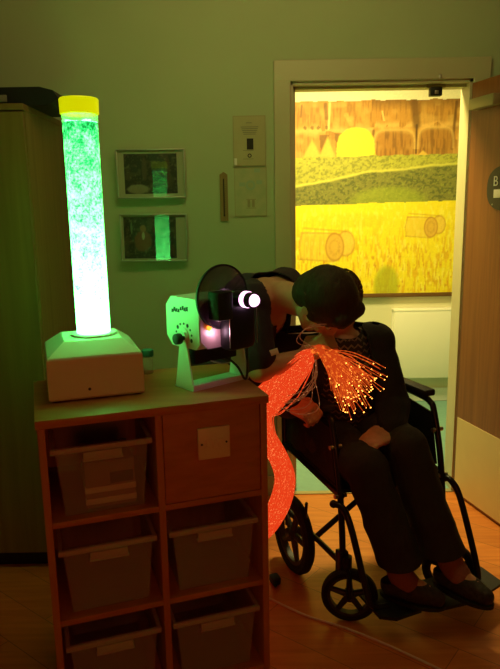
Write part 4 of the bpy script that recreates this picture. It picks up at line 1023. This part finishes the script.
for k_ in range(230):
    a = rnd.uniform(0, 2 * PI); rr = math.sqrt(rnd.random()); tw = rnd.uniform(-1.4, 1.4); slack = rnd.random() ** 5
    pts = []
    for i, p_ in enumerate(cen):
        tg = (cen[min(i + 1, len(cen) - 1)] - cen[max(i - 1, 0)]).normalized(); s_ = V((tg.z, 0, -tg.x)).normalized() if abs(tg.y) < .99 else V((1, 0, 0)); u_ = tg.cross(s_)
        a2 = a + tw * i / len(cen) * 2; w2 = wid[i] * rr * (1 + slack * .5 * math.sin(PI * min(1, i / len(cen) * 2.2)))
        pts.append(p_ + s_ * math.cos(a2) * w2 + u_ * math.sin(a2) * w2 * .6 + V((0, 0, -.03 * slack * math.sin(PI * min(1, i / 18)))))
    sp_l.append(pts)
strands('strand_tail', sp_l, .0015, FM, fb)
# loose strands looping below the fist
lo = []
for k_ in range(9):
    e0 = at(316 - k_ * .4, 356, 2.04); bx = 296 + rnd.uniform(-10, 16); by = 398 + rnd.uniform(-12, 10)
    lo.append(spline([e0, at(315 + rnd.uniform(-3, 4), 376, 2.0), at(bx + 8, by, 1.98), at(bx - 14, by + 6, 1.965), at(262, 404 + rnd.uniform(-8, 4), 1.96)], 7))
lo.append(spline([at(318, 350, 2.03), at(300, 338, 1.99), at(310, 326, 1.98), at(330, 324, 1.99)], 7)); lo.append(spline([at(318, 350, 2.03), at(297, 342, 1.99), at(306, 329, 1.97), at(325, 326, 1.99)], 7))
strands('loose_strands', lo, .0011, fibre_mat('pale_fibre', (1, .22, .06), (1, .4, .15), .16, .5, 120, .62), fb)
# the spray beyond the fist, ends glowing
spr, tips = [], MB()
o0 = at(319, 350, 2.03)
for k_ in range(190):
    t = rnd.random(); u = rnd.random() ** .75
    ex = 345 + 40 * t + rnd.gauss(0, 4); ey = 420 - 47 * t + rnd.gauss(0, 4)
    ex = 321 + (ex - 321) * (.45 + .58 * u); ey = 350 + (ey - 350) * (.45 + .58 * u)
    e1 = at(ex, ey, 2.055 - .06 * rnd.random()); st0 = o0 + V((rnd.gauss(0, .006), rnd.gauss(0, .006), rnd.gauss(0, .006)))
    mid = st0.lerp(e1, .5) + V((rnd.gauss(0, .004), rnd.gauss(-.012, .006), .016 + rnd.gauss(0, .005)))
    pts = spline([o0 + V((-.03, .01, -.012)), st0, mid, e1], 5); spr.append(pts)
    if rnd.random() < .75: tips.ball(e1, rnd.uniform(.0011, .0027), sub=1)
strands('strand_spray', spr, .0011, FT, fb)
tp = tips.build('glowing_tips', glow('tip_light', (1.0, .34, .05, 1), 6.0), fb); tp['kind'] = 'stuff'

# ------------------------------------------------------------------ cable and plug on the floor
def fl(x, y, z=.004):
    d = ray(x, y); return CAM + d * ((z - EYE) / d.z)
cbm = MB(); cbm.tube([fl(268, 598), fl(285, 606), fl(310, 617), fl(345, 628), fl(378, 641), fl(420, 660), fl(470, 684)], .0042, 8)
tag(cbm.build('power_cable', M['cable']), 'pale thin cable trailing across the wooden floor below the wheelchair', 'cable')
pl = thing('power_plug', 'black plug lying on the floor beside the cabinet\'s right side', 'plug', fl(275, 586, 0))
c_ = fl(275, 583, 0)
MB().box(c_ + V((0, 0, .016)), (.036, .046, .030), CM, .008).build('plug_body', M['black'], pl)
MB().lathe([(.008, 0), (.006, .02)], c_ + V((0, -.022, .014)), (0, -1, 0), 12).build('cord_grip', M['blackrub'], pl)

# ------------------------------------------------------------------ light
def area(name, loc, rot, sx, sy, power, col):
    l = bpy.data.lights.new(name, 'AREA'); l.shape = 'RECTANGLE'; l.size = sx; l.size_y = sy; l.energy = power; l.color = col
    o = bpy.data.objects.new(name, l); COL.objects.link(o); o.location = loc; o.rotation_euler = rot; return o
def point(name, loc, power, col, r=.03):
    l = bpy.data.lights.new(name, 'POINT'); l.energy = power; l.color = col; l.shadow_soft_size = r
    o = bpy.data.objects.new(name, l); COL.objects.link(o); o.location = loc; return o
area('corridor_ceiling_lamp', (.42, 3.42, CCH - .02), (0, 0, 0), .5, .3, 57, (1.0, .81, .30))
point('projector_lamp', pp(-.05, BG1 + .02, .16), .11, (1, .55, .75), .012)
point('added_red_light', (.15, .1, .9), 6.5, (1, .15, .03), .15)  # unseen red source, added to redden the cabinet front and floor
area('added_wall_fill', (.1, 1.75, CH - .06), (math.radians(72), 0, 0), 1.2, .12, 4.8, (1.0, .80, .28))  # added fill to lift the back wall, no real fitting
w = bpy.data.worlds.new('night'); SC.world = w; w.use_nodes = True
w.node_tree.nodes['Background'].inputs[0].default_value = (.05, .045, .03, 1); w.node_tree.nodes['Background'].inputs[1].default_value = .05

# ------------------------------------------------------------------ camera
cam = bpy.data.cameras.new('camera'); co_ = bpy.data.objects.new('camera', cam); COL.objects.link(co_)
cam.sensor_fit = 'VERTICAL'; cam.sensor_height = 36.0; cam.lens = 36.0 * FPX / 669.0; cam.clip_start = .02
co_.matrix_world = Matrix.Translation(CAM) @ Matrix((Rt, Up, -Fw)).transposed().to_4x4()
SC.camera = co_
SC.view_settings.view_transform = 'Standard'; SC.view_settings.look = 'None'; SC.view_settings.gamma = 1; SC.view_settings.use_curve_mapping = False
SC.view_settings.exposure = 0.0
SC.cycles.use_denoising = True
SC.cycles.max_bounces = 8; SC.cycles.transparent_max_bounces = 24
SC.cycles.sample_clamp_indirect = 6.0
